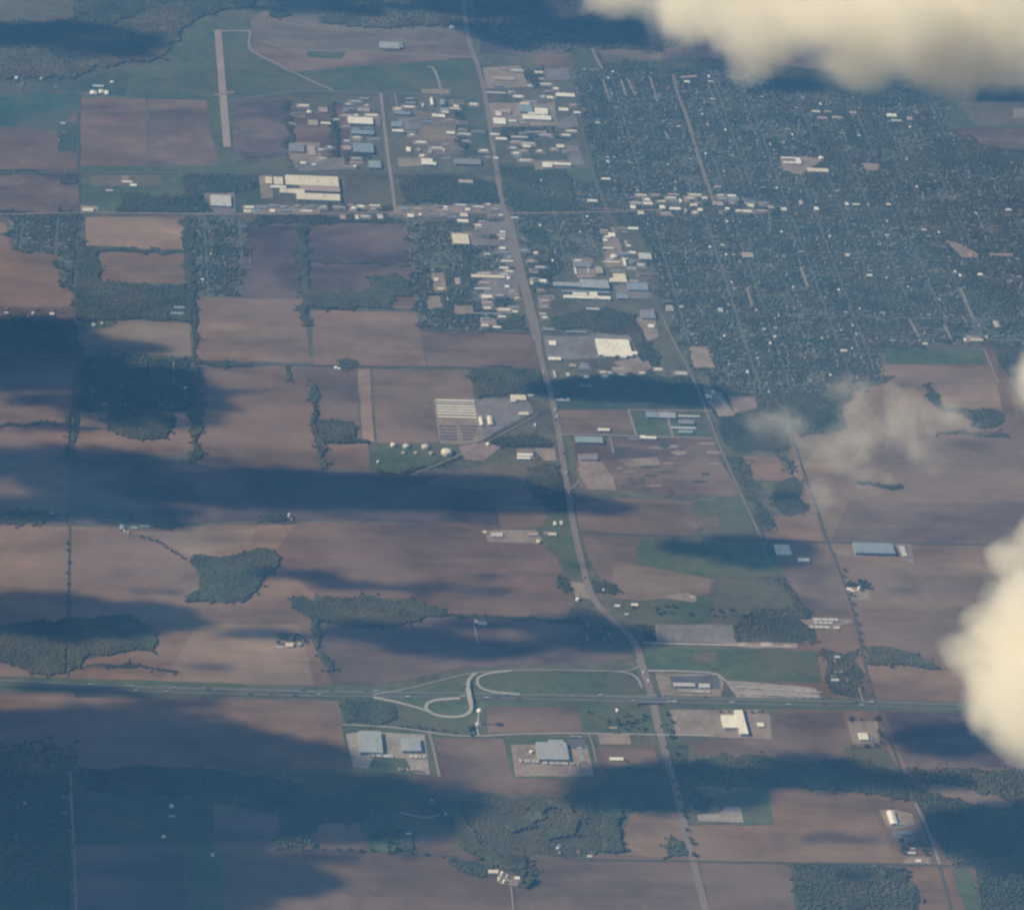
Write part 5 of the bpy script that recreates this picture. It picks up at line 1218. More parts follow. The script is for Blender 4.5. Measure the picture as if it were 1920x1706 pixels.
W('trees round the house on the service road', [(1145, 1374), (1160, 1374), (1172, 1384), (1160, 1392), (1148, 1388)], 8, 6)
# the ravine and creek woods in the south
W('broad ravine wood south of the grey plant', [(640, 1448), (700, 1446), (760, 1452), (775, 1478), (800, 1492), (870, 1490), (900, 1494), (1000, 1488), (1050, 1498), (1065, 1482), (1110, 1480), (1145, 1476), (1150, 1600), (1100, 1608), (1040, 1608), (1000, 1600), (950, 1612), (900, 1606), (862, 1560), (840, 1530), (780, 1528), (740, 1520), (690, 1520), (600, 1500), (560, 1470)], 10, 5, .85, mat='leaf_olive', patch=True)
W('dark creek wood curving through the ravine', band([(760, 1478), (800, 1500), (850, 1520), (868, 1556), (884, 1590), (930, 1612), (985, 1622)], 46), 9, 10)
W('dark arching band of trees in the ravine', band([(955, 1556), (985, 1545), (1005, 1528), (1035, 1508), (1062, 1514), (1080, 1538), (1070, 1560), (1030, 1566)], 34), 9, 11)
W('dark tall trees on the east side of the ravine', band([(1160, 1452), (1150, 1500), (1142, 1560), (1150, 1598)], 64), 9, 11)
W('wood either side of the highway in the south', [(1160, 1442), (1240, 1440), (1262, 1485), (1268, 1518), (1180, 1520), (1160, 1490)], 10, 7.5)
W('creek wood east of the highway', [(1262, 1438), (1320, 1420), (1400, 1414), (1460, 1428), (1500, 1432), (1560, 1428), (1590, 1420), (1650, 1440), (1700, 1452), (1700, 1500), (1650, 1490), (1560, 1482), (1440, 1474), (1340, 1470), (1276, 1480)], 10.5, 7, .9)
W('shaded belt along the southern edge of the creek', band([(1276, 1480), (1300, 1500), (1330, 1510)], 70), 10.5, 7, .85)
W('wood beside the southeastern road', [(1700, 1440), (1800, 1442), (1990, 1446), (1990, 1500), (1900, 1508), (1800, 1472), (1715, 1462)], 12, 7, .8, mat='leaf_olive')
W('dark diagonal wood at the southeast edge', [(1706, 1470), (1760, 1492), (1860, 1518), (1990, 1530), (1990, 1625), (1790, 1622), (1765, 1600), (1735, 1530)], 11.5, 7.5, .85)
W('wood above the southeastern green fields', [(1486, 1622), (1600, 1620), (1700, 1632), (1700, 1655), (1610, 1658), (1520, 1655), (1490, 1648)], 10.5, 7, .9)
W('scattered trees in the southeastern meadow', [(1496, 1656), (1620, 1656), (1720, 1660), (1730, 1900), (1502, 1900)], 15, 7, .6)
W('dark trees south of the green strip', [(1826, 1625), (1990, 1630), (1990, 1900), (1860, 1900)], 13, 7, .7)
W('small wood in the southern clearing', [(748, 1555), (775, 1562), (776, 1590), (760, 1596), (746, 1592)], 8.5, 7)
W('shaded wood in the far southwest', [(150, 1440), (420, 1446), (560, 1475), (640, 1500), (690, 1524), (680, 1540), (600, 1542), (540, 1560), (525, 1520), (400, 1500), (300, 1490), (160, 1480)], 12, 7.5, .8)
W('scattered shaded trees on the southwestern edge', [(-100, 1390), (140, 1392), (150, 1480), (130, 1700), (-100, 1720)], 18, 7.5, .5, dense=False)
W('shaded wood below the southern field corner', [(530, 1530), (600, 1545), (570, 1590), (520, 1592)], 11, 7, .8)
W('trees around the white farmhouse at the highway', [(1255, 1570), (1288, 1580), (1300, 1610), (1250, 1608)], 10, 7, .8)
W('thin trees west of the southern farm', [(838, 1605), (890, 1616), (925, 1626), (930, 1640), (870, 1636), (845, 1622)], 10, 7, .75)
W('farm trees round the southern grain bins', [(955, 1630), (998, 1620), (1000, 1655), (978, 1662)], 11, 6.5, .5)
W('grove behind the green farmyard', [(530, 1190), (560, 1190), (572, 1198), (540, 1200), (528, 1200)], 8.5, 6)
W('grove round the shaded farm', [(190, 960), (235, 955), (252, 975), (220, 984), (192, 978)], 10, 7)
W('long dark grove beyond the shaded farm', [(260, 975), (330, 976), (340, 988), (290, 990)], 10, 6.5)
W('shaded wood at the far west edge', [(-100, 958), (60, 958), (130, 962), (128, 980), (-100, 984)], 12, 7, .8)
W('dark grove beside the slim silo', [(488, 966), (535, 964), (540, 976), (490, 978)], 9, 6)
W('ditch trees in the bare southwestern field', band([(160, 1250), (220, 1250), (262, 1248), (300, 1256), (330, 1260)], 12), 9, 5)
W('grove round the tank farm in the far industrial yard', [(648, 288), (690, 288), (700, 300), (660, 304)], 12, 6, .5)
W('dark trees east of the mauve airport field', band([(540, 190), (542, 240), (545, 300)], 22), 12, 7, tmpl=(T0, F0))
W('tree belt between the industrial lots', band([(625, 195), (628, 250), (630, 295)], 20), 12, 7, tmpl=(T0, F0))
W('tree belt east of the tan yard', band([(862, 205), (868, 250), (874, 292)], 26), 12, 7, tmpl=(T0, F0))
W('trees between the factory and the western road', [(345, 330), (375, 328), (380, 396), (348, 398)], 12, 7, .8)
W('trees north of the pale western warehouse', [(380, 328), (490, 330), (495, 352), (440, 362), (385, 360)], 13, 7, .7, dense=False)
W('dark wood above the western main street', [(228, 362), (345, 370), (348, 398), (215, 400)], 12, 7, .8)
W('tree row on the western edge above the main street', band([(0, 400), (60, 404), (150, 404)], 40), 11, 7, .85)
W('hedge across the far western fields', band([(-50, 324), (60, 322), (145, 328)], 20), 11, 6)
W('trees by the western crossroads', [(110, 332), (146, 334), (146, 346), (112, 346)], 11, 6)
W('wood south of the upper highway industry', [(745, 330), (850, 330), (930, 345), (935, 378), (860, 384), (760, 378), (748, 350)], 12, 7, .72)
W('dark grove beside the main street factory', [(610, 382), (700, 385), (735, 386), (735, 394), (620, 394)], 11, 6.5, .8)
W('roadside trees below the main street', [(480, 404), (740, 406), (760, 418), (600, 420), (470, 420)], 11, 6.5, .75)
W('dark trees east of the upper highway', [(935, 312), (1060, 322), (1080, 380), (1130, 392), (960, 398), (945, 350)], 12, 7.5, .8)
W('grass strip trees below the northern works', [(945, 238), (1035, 240), (1070, 262), (950, 262)], 13, 6.5, .55, dense=False)
W('trees around the far northern yard', [(980, 132), (1016, 126), (1018, 160), (1000, 168)], 13, 7, .6, dense=False)
W('dark wood at the north edge of town', [(1130, 118), (1250, 116), (1330, 110), (1380, 130), (1300, 134), (1130, 132)], 14, 8, .9, tmpl=(T0, F0))
W('shaded wood northeast of town under the cloud', [(1440, 120), (1560, 135), (1700, 150), (1790, 170), (1800, 190), (1640, 200), (1440, 160)], 15, 8, .8, tmpl=(T0, F0))
W('dark belt of trees at the far east', [(1780, 160), (1990, 165), (1990, 192), (1850, 186)], 14, 8, .9, tmpl=(T0, F0))
W('trees beyond the eastern brown field', [(1760, 262), (1880, 280), (1990, 292), (1990, 320), (1700, 300)], 14, 7.5, .7, dense=False, tmpl=(T0, F0))
W('wood in the shaded fields by the highway', [(1195, 1170), (1226, 1172), (1230, 1204), (1205, 1205)], 11, 6, .8)
W('trees on the slope below the pale fields', band([(1376, 1172), (1384, 1208)], 18), 10, 6)
W('hedge south of the tank yard', band([(765, 888), (800, 876), (840, 864), (862, 860)], 14), 9, 5)
W('dark wood east of the tank yard', [(918, 820), (1000, 812), (1030, 828), (1034, 840), (960, 838), (915, 840)], 10, 6.5, .75)

# tree-shaded town districts: houses first, then streets, then the canopy
streets = []
def street_grid(poly, nx, ny, ang=0.0, w=8):
    P = [G(*p) for p in poly]; pp = [(p.x, p.y) for p in P]
    xs = [p[0] for p in pp]; ys_ = [p[1] for p in pp]
    bl = []
    for vert in (0, 1):
        lo, hi = (min(xs), max(xs)) if vert else (min(ys_), max(ys_)); a0, a1 = (min(ys_), max(ys_)) if vert else (min(xs), max(xs))
        step = nx if vert else ny; u = lo+step*.4
        while u < hi:
            t = np.arange(a0, a1, 20.0); X = np.full(t.shape, u) if vert else t; Y = t if vert else np.full(t.shape, u)
            m = inside(pp, X, Y) & free(X, Y); run = None
            for k in range(len(t)):
                if m[k] and run is None: run = t[k]
                if (not m[k] or k == len(t)-1) and run is not None:
                    if t[k]-run > 120 and random.random() < .88:
                        bl.append((u, run, t[k], vert))
                    run = None
            u += step*random.uniform(.85, 1.15)
    return bl
allruns = []
for poly, nx, ny in ((TOWN_E, 118, 150), (TOWN_M, 110, 130), (TOWN_W, 100, 105), (TOWN_SW, 120, 160), (TOWN_P, 130, 140)):
    allruns += street_grid(poly, nx, ny)
vs_, fs_ = [], []
for u, a, b, vert in allruns:
    w = random.choice((2.5, 3, 3.5, 4.5)); z = 1.5+random.uniform(-.04, .04)+(.1 if vert else 0); k = len(vs_)
    if vert: vs_ += [(u-w, a, z), (u+w, a, z), (u+w, b, z), (u-w, b, z)]
    else: vs_ += [(a, u-w, z), (b, u-w, z), (b, u+w, z), (a, u+w, z)]
    fs_.append((k, k+1, k+2, k+3))
    e = w+1
    if vert: stamp([(u-e, a), (u+e, a), (u+e, b), (u-e, b)])
    else: stamp([(a, u-e), (b, u-e), (b, u+e), (a, u+e)])
me = bpy.data.meshes.new('street'); me.from_pydata(vs_, [], fs_); me.update(); tag(link('street', me, 'road', (.13, .128, .11)), kind='structure')

# houses
def house_mesh(w, d, h, rise, ell=0):
    bl = [(-w/2, -d/2, -.2, w/2, d/2, h)]
    if ell: bl.append((w/2-.1, -d/2+.4, -.25, w/2+ell, d/2-1.2, h-.5))
    me = boxes_mesh('house', bl); nf = len(me.polygons)
    bm = bmesh.new(); bm.from_mesh(me)
    def gab(x0, x1, y0, y1, z, r):
        m = (y0+y1)/2; o = .5
        v = [bm.verts.new(p) for p in ((x0-o, y0-o, z), (x1+o, y0-o, z), (x1+o, m, z+r), (x0-o, m, z+r), (x0-o, y1+o, z), (x1+o, y1+o, z))]
        for q in ((0, 1, 2, 3), (3, 2, 5, 4)): bm.faces.new([v[k] for k in q]).material_index = 1
        for q in ((0, 3, 4), (1, 5, 2)): bm.faces.new([v[k] for k in q]).material_index = 0
    gab(-w/2, w/2, -d/2, d/2, h+.02, rise)
    if ell: gab(w/2+.6, w/2+ell, -d/2+.4, d/2-1.2, h-.45, rise*.75)
    for x in (-w*.3, w*.1, w*.3):       # windows and door, 3 cm proud
        v = [bm.verts.new(p) for p in ((x-.6, -d/2-.03, .9), (x+.6, -d/2-.03, .9), (x+.6, -d/2-.03, 2.1), (x-.6, -d/2-.03, 2.1))]
        bm.faces.new(v).material_index = 2
    v = [bm.verts.new(p) for p in ((w*.2, d*.15, h+rise*.3), (w*.2+.9, d*.15, h+rise*.3), (w*.2+.9, d*.15+.9, h+rise*.3), (w*.2, d*.15+.9, h+rise*.3))]
    t = [bm.verts.new((q.co.x, q.co.y, h+rise+1)) for q in v]
    bm.faces.new(t).material_index = 0
    for k in range(4): bm.faces.new((v[k], v[(k+1) % 4], t[(k+1) % 4], t[k])).material_index = 0
    bm.to_mesh(me); bm.free(); return me
HW = [plain('house_wall_white', (.62, .58, .52)), plain('house_wall_tan', (.40, .33, .26)), plain('house_wall_brick', (.26, .15, .11))]
HR = [plain('roof_shingle_dark', (.10, .095, .095)), plain('roof_shingle_grey', (.19, .18, .175)), plain('roof_shingle_brown', (.20, .14, .11)), plain('roof_pale', (.42, .39, .34)), plain('roof_white', (.78, .74, .66))]
HP = []
for k, (w, d, h, r_, e) in enumerate([(14, 9, 3, 2.2, 0), (12, 9, 5.2, 2.4, 0), (16, 9, 3, 2, 6), (13, 8.5, 3.1, 2.3, 5)]):
    for j in range(5):
        me = house_mesh(w, d, h, r_, e); me.materials.append(HW[(k+j) % 3]); me.materials.append(HR[j]); me.materials.append(M['glass']); HP.append(me)
def pick_house():
    j = random.choices(range(5), (46, 33, 15, 4, 2))[0]; return HP[random.randrange(4)*5+j]
hs = []
for u, a, b, vert in allruns:
    for side in (-1, 1):
        t = a+12
        while t < b-12:
            if random.random() < .62:
                off = side*random.uniform(16, 34); x, y = (u+off, t) if vert else (t, u+off)
                hs.append((x, y, (H90 if vert else 0)+random.choice((0, H90, math.pi))))
            t += random.uniform(19, 36)
# rural houses along lanes: (road points, count, label)
DIST = [
 ('house among trees in the western tree row by the field edge', band([(-60, 586), (60, 588), (135, 590)], 60), 10),
 ('house in the shaded woods west of the long field', [(150, 680), (350, 684), (355, 762), (160, 760)], 16),
 ('house beside the creek wood south of the interstate', [(1290, 1490), (1345, 1492), (1350, 1512), (1296, 1514)], 3),
 ('house in the ravine wood by the southern lane', [(1030, 1575), (1120, 1585), (1118, 1606), (1030, 1604)], 6),
 ('house on the shaded southwestern lane', [(20, 1470), (130, 1480), (125, 1580), (10, 1590)], 8),
 ('house at the southeastern crossroads', [(1640, 1622), (1700, 1624), (1700, 1640), (1645, 1640)], 6),
 ('house between the highway and the curved loop road', [(1095, 1150), (1140, 1160), (1150, 1200), (1080, 1200)], 7),
 ('house in the scrub beside the eastern crossroads', [(1545, 1222), (1600, 1220), (1612, 1296), (1560, 1290)], 7),
 ('house beside the highway under the long western cloud shadow', [(1015, 925), (1058, 925), (1066, 960), (1025, 958)], 5),
 ('house west of the airport in the far northwest woods', [(-20, 128), (130, 130), (135, 170), (-20, 172)], 22),
 ('house on the lane west of the airport fields', [(108, 222), (144, 222), (146, 284), (110, 284)], 5),
 ('house by the eastern edge near the brown fields', [(1640, 605), (1800, 612), (1830, 648), (1660, 646)], 12),
 ('house in the trees below the town by the trailer yard', [(1340, 690), (1410, 700), (1420, 728), (1345, 724)], 9),
]
near = []
for lab, poly, n in DIST:
    pp = [(p.x, p.y) for p in (G(*q) for q in poly)]; xs = [p[0] for p in pp]; ys_ = [p[1] for p in pp]; c = 0; tr = 0
    while c < n and tr < 900:
        tr += 1; x, y = random.uniform(min(xs), max(xs)), random.uniform(min(ys_), max(ys_))
        if inside(pp, np.array([x]), np.array([y]))[0] and free(np.array([x]), np.array([y]))[0]:
            near.append((x, y, random.choice((0, H90)), lab)); stamp([(x-11, y-11), (x+11, y-11), (x+11, y+11), (x-11, y+11)]); c += 1
good = []
for x, y, r_ in hs:
    if not free(np.array([x]), np.array([y]))[0]: continue
    q = PX((x, y, 3))
    if -20 < q[0] < 1940 and -20 < q[1] < 1726: good.append((q[1], x, y, r_, q[0]))
    stamp([(x-8, y-8), (x+8, y-8), (x+8, y+8), (x-8, y+8)])
good.sort(reverse=True)
def zone(px, py):
    if py > 640: return 'small house at the southern edge of the eastern town'
    if px < 480: return 'small house in the wooded streets west of the mauve fields' if px > 200 else 'small house among trees by the western main street'
    if px < 990: return 'small house in the streets west of the wide highway'
    if px < 1250: return 'small house between the wide highway and the railway'
    if px < 1500: return 'small house under trees in the streets below downtown'
    return 'small house under trees in the far eastern streets'
NIND = 290-len(near)
for i, (q, x, y, r_, qx) in enumerate(good[:NIND]):
    o = bpy.data.objects.new('house', pick_house()); COL.objects.link(o); o.location = (x, y, 0); o.rotation_euler.z = r_
    z = zone(qx, q); tag(o, z, 'house', z.replace('small house', 'houses'))
for x, y, r_, lab in near:
    o = bpy.data.objects.new('house', pick_house()); COL.objects.link(o); o.location = (x, y, 0); o.rotation_euler.z = r_
    tag(o, lab, 'house', lab.replace('house', 'houses', 1))
# the rest of the town's houses as one mass
bv, bf, bm_, off = [], [], [], 0
cache = {}
mats_all = HW+HR+[M['glass']]
for q, x, y, r_, qx in good[NIND:]:
    me = pick_house()
    if me.name not in cache:
        v = np.array([w.co[:] for w in me.vertices]); f = [tuple(p.vertices) for p in me.polygons]
        mi = [mats_all.index(me.materials[p.material_index]) for p in me.polygons]; cache[me.name] = (v, f, mi)
    v, f, mi = cache[me.name]; c, s = math.cos(r_), math.sin(r_)
    vv = np.stack([v[:, 0]*c-v[:, 1]*s+x, v[:, 0]*s+v[:, 1]*c+y, v[:, 2]], -1)
    bv += vv.tolist(); bf += [tuple(k+off for k in p) for p in f]; bm_ += mi; off += len(v)
me = bpy.data.meshes.new('town_houses'); me.from_pydata(bv, [], bf)
o = link('town_houses', me, mats_all); me.polygons.foreach_set('material_index', bm_); me.update()
tag(o, 'mass of small houses under the trees of the far town', 'town houses', kind='stuff')
print('houses', len(good), 'near', len(near))
for nm, poly, kp, tm in (('dense leafy canopy over the eastern town', TOWN_E, .66, (T0, F0)), ('leafy canopy of the town between highway and railway', TOWN_M, .68, (T1, F1)),
                     ('garden trees of the streets west of the highway', TOWN_W, .45, (T1, F1)), ('leafy lots west of the mauve fields', TOWN_SW, .55, (T1, F1)),
                     ('leafy lots beside the western main street', TOWN_P, .6, (T1, F1))):
    wood(nm, poly, 12, 8.2, .95, dense=False, cat='town trees', name='town_trees', patch=True)
print('mass trees', total[0])

# single trees one can tell apart: groves, hedges and farmyards
def tree_protos(n):
    out = []
    for k in range(n):
        tv, tf, tt = [], [], []; off = 0
        for c in range(34):
            a = random.uniform(0, 6.28); e = random.uniform(-.35, 1.45); rr = random.uniform(.55, 1.0)
            cx, cy_, cz = math.cos(a)*math.cos(e)*rr, math.sin(a)*math.cos(e)*rr, math.sin(e)*rr*.95
            s = random.uniform(.26, .42); v = T0[random.randrange(10)]*s+np.array([cx, cy_, cz])
            tv += v.tolist(); tf += (F0+off).tolist(); off += len(v); tt += [random.uniform(.65, 1.4)]*len(v)
        me = bpy.data.meshes.new('crown'); me.from_pydata(tv, [], [tuple(f) for f in tf]); me.update()
        at = me.attributes.new('tint', 'FLOAT_COLOR', 'POINT')
        for i, t in enumerate(tt): at.data[i].color = (t, t, t, 1)
        me.materials.append(M['leaf' if k % 3 else 'leaf_olive'])
        bm = bmesh.new()
        def limb(p0, p1, r0, r1):
            d = Vector(p1)-Vector(p0); q = d.to_track_quat('Z', 'Y').to_matrix().to_4x4(); q.translation = (Vector(p0)+Vector(p1))/2
            bmesh.ops.create_cone(bm, cap_ends=True, segments=6, radius1=r0, radius2=r1, depth=d.length, matrix=q)
        limb((0, 0, -1.0), (0, 0, .1), .09, .06)
        for j in range(4):
            a = j*1.6+random.random(); limb((0, 0, -.25), (math.cos(a)*.5, math.sin(a)*.5, .35), .045, .02)
        mt = bpy.data.meshes.new('trunk'); bm.to_mesh(mt); bm.free(); mt.materials.append(M['bark']); out.append((me, mt))
    return out
TP = tree_protos(6)
def single(x, y, s, label, group):
    crown, trunk = random.choice(TP)
    r_ = bpy.data.objects.new('tree', None); COL.objects.link(r_); r_.location = (x, y, 0); r_.rotation_euler.z = random.uniform(0, 6.28); tag(r_, label, 'tree', group)
    h = random.uniform(.9, 1.2)
    for nm, me in (('crown', crown), ('trunk', trunk)):
        o = bpy.data.objects.new(nm, me); COL.objects.link(o); o.parent = r_; o.location = (0, 0, s*h); o.scale = (s, s, s*h)
def trees_at(label, px, n, smin=4.5, smax=8, line=False):
    P = [G(*p) for p in px]
    if line:
        L = [(b-a).length for a, b in zip(P[:-1], P[1:])]; T = sum(L)
        for k in range(n):
            t = (k+random.uniform(.15, .85))/n*T; i = 0
            while i < len(L)-1 and t > L[i]: t -= L[i]; i += 1
            q = P[i].lerp(P[i+1], min(1, t/L[i])); single(q.x+random.uniform(-4, 4), q.y+random.uniform(-4, 4), random.uniform(smin, smax), label, label.replace('tree', 'trees', 1))
    else:
        pp = [(p.x, p.y) for p in P]; xs = [p[0] for p in pp]; ys_ = [p[1] for p in pp]; c = tr = 0
        while c < n and tr < 600:
            tr += 1; x, y = random.uniform(min(xs), max(xs)), random.uniform(min(ys_), max(ys_))
            if inside(pp, np.array([x]), np.array([y]))[0] and free(np.array([x]), np.array([y]))[0]:
                single(x, y, random.uniform(smin, smax), label, label.replace('tree', 'trees', 1)); c += 1
for a in [
 ('dark tree in the yard of the farmhouse by the water tower drive', [(876, 1362), (888, 1362), (892, 1378), (878, 1380)], 7),
 ('tree beside the grain bins of the southern farm', [(950, 1636), (1000, 1640), (1000, 1664), (975, 1668)], 10),
 ('garden tree in the green farmyard with the cream barn', [(512, 1190), (568, 1190), (572, 1218), (512, 1220)], 14, 3.5, 6.5),
 ('dark tree at the farm with the tall eastern silo', [(1582, 1092), (1622, 1094), (1630, 1112), (1588, 1112)], 14),
 ('tree on the lawn between service road and truck lot', [(1092, 1330), (1215, 1332), (1222, 1370), (1096, 1370)], 22, 3.5, 6.5),
 ('tree in the small southern clearing by the lane', [(686, 1540), (745, 1545), (745, 1600), (686, 1598)], 18),
 ('tree on the highway bank south of the interstate', [(1242, 1340), (1254, 1340), (1290, 1430), (1262, 1440)], 12, 3.5, 6),
 ('roadside tree near the dull grey building', [(1680, 1556), (1738, 1580), (1742, 1606), (1690, 1602)], 12),
 ('tree in the yards of the southeastern crossroads', [(1640, 1622), (1706, 1626), (1700, 1650), (1645, 1645)], 14),
 ('tree on the dull field west of the highway bend', [(1085, 1170), (1150, 1175), (1165, 1205), (1080, 1220)], 16, 4, 7),
 ('tree in the meadow below the bright white shed', [(1180, 1140), (1330, 1135), (1440, 1160), (1200, 1165)], 16, 4, 6.5),
 ('tree in the yard of the square building by the eastern road', [(1588, 1345), (1650, 1345), (1655, 1400), (1595, 1402)], 12, 4, 6.5),
 ('tree at the house on the southern hedge lane', [(555, 1566), (590, 1570), (592, 1590), (556, 1590)], 7)]: trees_at(*a)
for a in [
 ('tree in the hedge between the tank yard and the lane', [(700, 886), (740, 890), (800, 876)], 10, 4, 6),
 ('tree on the old lane across the big bare field', [(262, 1008), (300, 1020), (345, 1052)], 8, 4, 6),
 ('hedge tree beside the western country lane', [(127, 1010), (126, 1080), (124, 1140), (124, 1250)], 12, 3, 5.5),
 ('hedge tree at the end of the ditch by the long thin wood', [(850, 1153), (905, 1157), (960, 1161)], 7, 3, 5),
 ('small tree along the service road near the interstate loop', [(735, 1360), (800, 1368), (860, 1376)], 7, 3, 5),
 ('hedge tree on the southern lane below the clearing', [(600, 1593), (690, 1596), (800, 1602)], 9, 3.5, 6),
 ('tree lining the southern highway near the fields', [(1262, 1460), (1280, 1530), (1302, 1612)], 9, 4, 6.5),
 ('hedge tree beside the bare field east of the ramp', [(1345, 1336), (1440, 1336)], 7, 3, 5),
 ('tree on the lane between the eastern bare fields', [(1578, 1060), (1600, 1140), (1616, 1210)], 9, 3.5, 6)]: trees_at(*a, line=True)

# ------------------------------------------------------------------ air: haze layer below the clouds, then the clouds
hm = bpy.data.materials.new('haze'); hm.use_nodes = True; nt = hm.node_tree; nt.nodes.clear()
out = nt.nodes.new('ShaderNodeOutputMaterial'); pv = nt.nodes.new('ShaderNodeVolumePrincipled')
pv.inputs['Color'].default_value = (*HAZE_COLOR, 1); pv.inputs['Density'].default_value = HAZE_DENSITY; pv.inputs['Anisotropy'].default_value = 0.0
nt.links.new(pv.outputs[0], out.inputs['Volume'])
me = boxes_mesh('haze', [(-46000, -46000, -1, 46000, 46000, 1250)])
tag(link('haze', me, hm), kind='stuff')

def shade_cloud(ellipses, seed, zc=2500.0, dens=.036, T=170.0, thr=.44):
    """a lumpy flat cloud whose shadow falls on the given ellipses (photo points)"""
    rg = np.random.default_rng(seed); E_ = []
    for px, py, rx, ry, st in ellipses:
        c = G(px, py); a = (G(px+rx, py)-c).length; b = (G(px, py-ry)-G(px, py+ry)).length/2
        E_.append((c.x, c.y, a, b, st))
    x0 = min(e[0]-e[2]*1.5 for e in E_); x1 = max(e[0]+e[2]*1.5 for e in E_); y0 = min(e[1]-e[3]*1.6 for e in E_); y1 = max(e[1]+e[3]*1.6 for e in E_)
    s = 24.0; nx, ny = int((x1-x0)/s)+2, int((y1-y0)/s)+2
    X, Y = np.meshgrid(x0+np.arange(nx)*s, y0+np.arange(ny)*s)
    f = np.zeros(X.shape)
    for cx, cy_, a, b, st in E_:
        d = ((X-cx)/a)**2+((Y-cy_)/b)**2; f = np.maximum(f, st*np.exp(-d*.9))
    def vnoise(lx, ly):
        gx, gy = int((x1-x0)/lx)+4, int((y1-y0)/ly)+4; g = rg.random((gy, gx))
        u, v = (X-x0)/lx, (Y-y0)/ly; i, j = u.astype(int), v.astype(int); u -= i; v -= j; u = u*u*(3-2*u); v = v*v*(3-2*v)
        return (g[j, i]*(1-u)+g[j, i+1]*u)*(1-v)+(g[j+1, i]*(1-u)+g[j+1, i+1]*u)*v
    n = .28*vnoise(620, 330)+.20*vnoise(420, 110)+.24*vnoise(220, 75)+.17*vnoise(110, 42)+.11*vnoise(60, 34)
    t = np.clip((f+(n-.5)*1.7-thr)/.62, 0, 1)*(f > .08); t[0] = t[-1] = 0; t[:, 0] = t[:, -1] = 0
    th = t*T*(.8+.5*n)
    on = th > 1.0
    idx = -np.ones(X.shape, int); use = on.copy(); use[1:-1, 1:-1] |= on[:-2, 1:-1] | on[2:, 1:-1] | on[1:-1, :-2] | on[1:-1, 2:]
    jj, ii = np.nonzero(use); nv = len(jj); idx[jj, ii] = np.arange(nv)
    shift = SD*(zc/SD.z)
    base = np.stack([X[jj, ii]+shift.x, Y[jj, ii]+shift.y, np.zeros(nv)], -1)
    up = base.copy(); dn = base.copy(); hh = np.where(on[jj, ii], th[jj, ii], .3); up[:, 2] = zc+hh*.6; dn[:, 2] = zc-hh*.4
    V = np.concatenate([up, dn]); fs = []
    q = use[:-1, :-1] & use[1:, :-1] & use[:-1, 1:] & use[1:, 1:]
    cells = set(zip(*np.nonzero(q)))
    for (j, i) in cells:
        a, b, c, d = idx[j, i], idx[j, i+1], idx[j+1, i+1], idx[j+1, i]
        fs.append((a, b, c, d)); fs.append((nv+d, nv+c, nv+b, nv+a))
        for (dj, di, p, r_) in ((-1, 0, a, b), (0, 1, b, c), (1, 0, c, d), (0, -1, d, a)):
            if (j+dj, i+di) not in cells: fs.append((r_, p, nv+p, nv+r_))
    me = bpy.data.meshes.new('cloud'); me.from_pydata(V.tolist(), [], fs); me.validate(); me.update()
    m = bpy.data.materials.new('cloud_layer'); m.use_nodes = True; nt = m.node_tree; nt.nodes.clear()
    out = nt.nodes.new('ShaderNodeOutputMaterial'); p = nt.nodes.new('ShaderNodeVolumePrincipled')
    p.inputs['Color'].default_value = (.96, .96, .96, 1); p.inputs['Density'].default_value = dens; nt.links.new(p.outputs[0], out.inputs['Volume'])
    o = link('cloud', me, m); tag(o, kind='structure')
    pr = [PX(v) for v in V[::97]]
    vis = [p for p in pr if -10 < p[0] < 1930 and -10 < p[1] < 1716]
    if vis: print('!! shade cloud in view', seed, vis[:3])
    return o
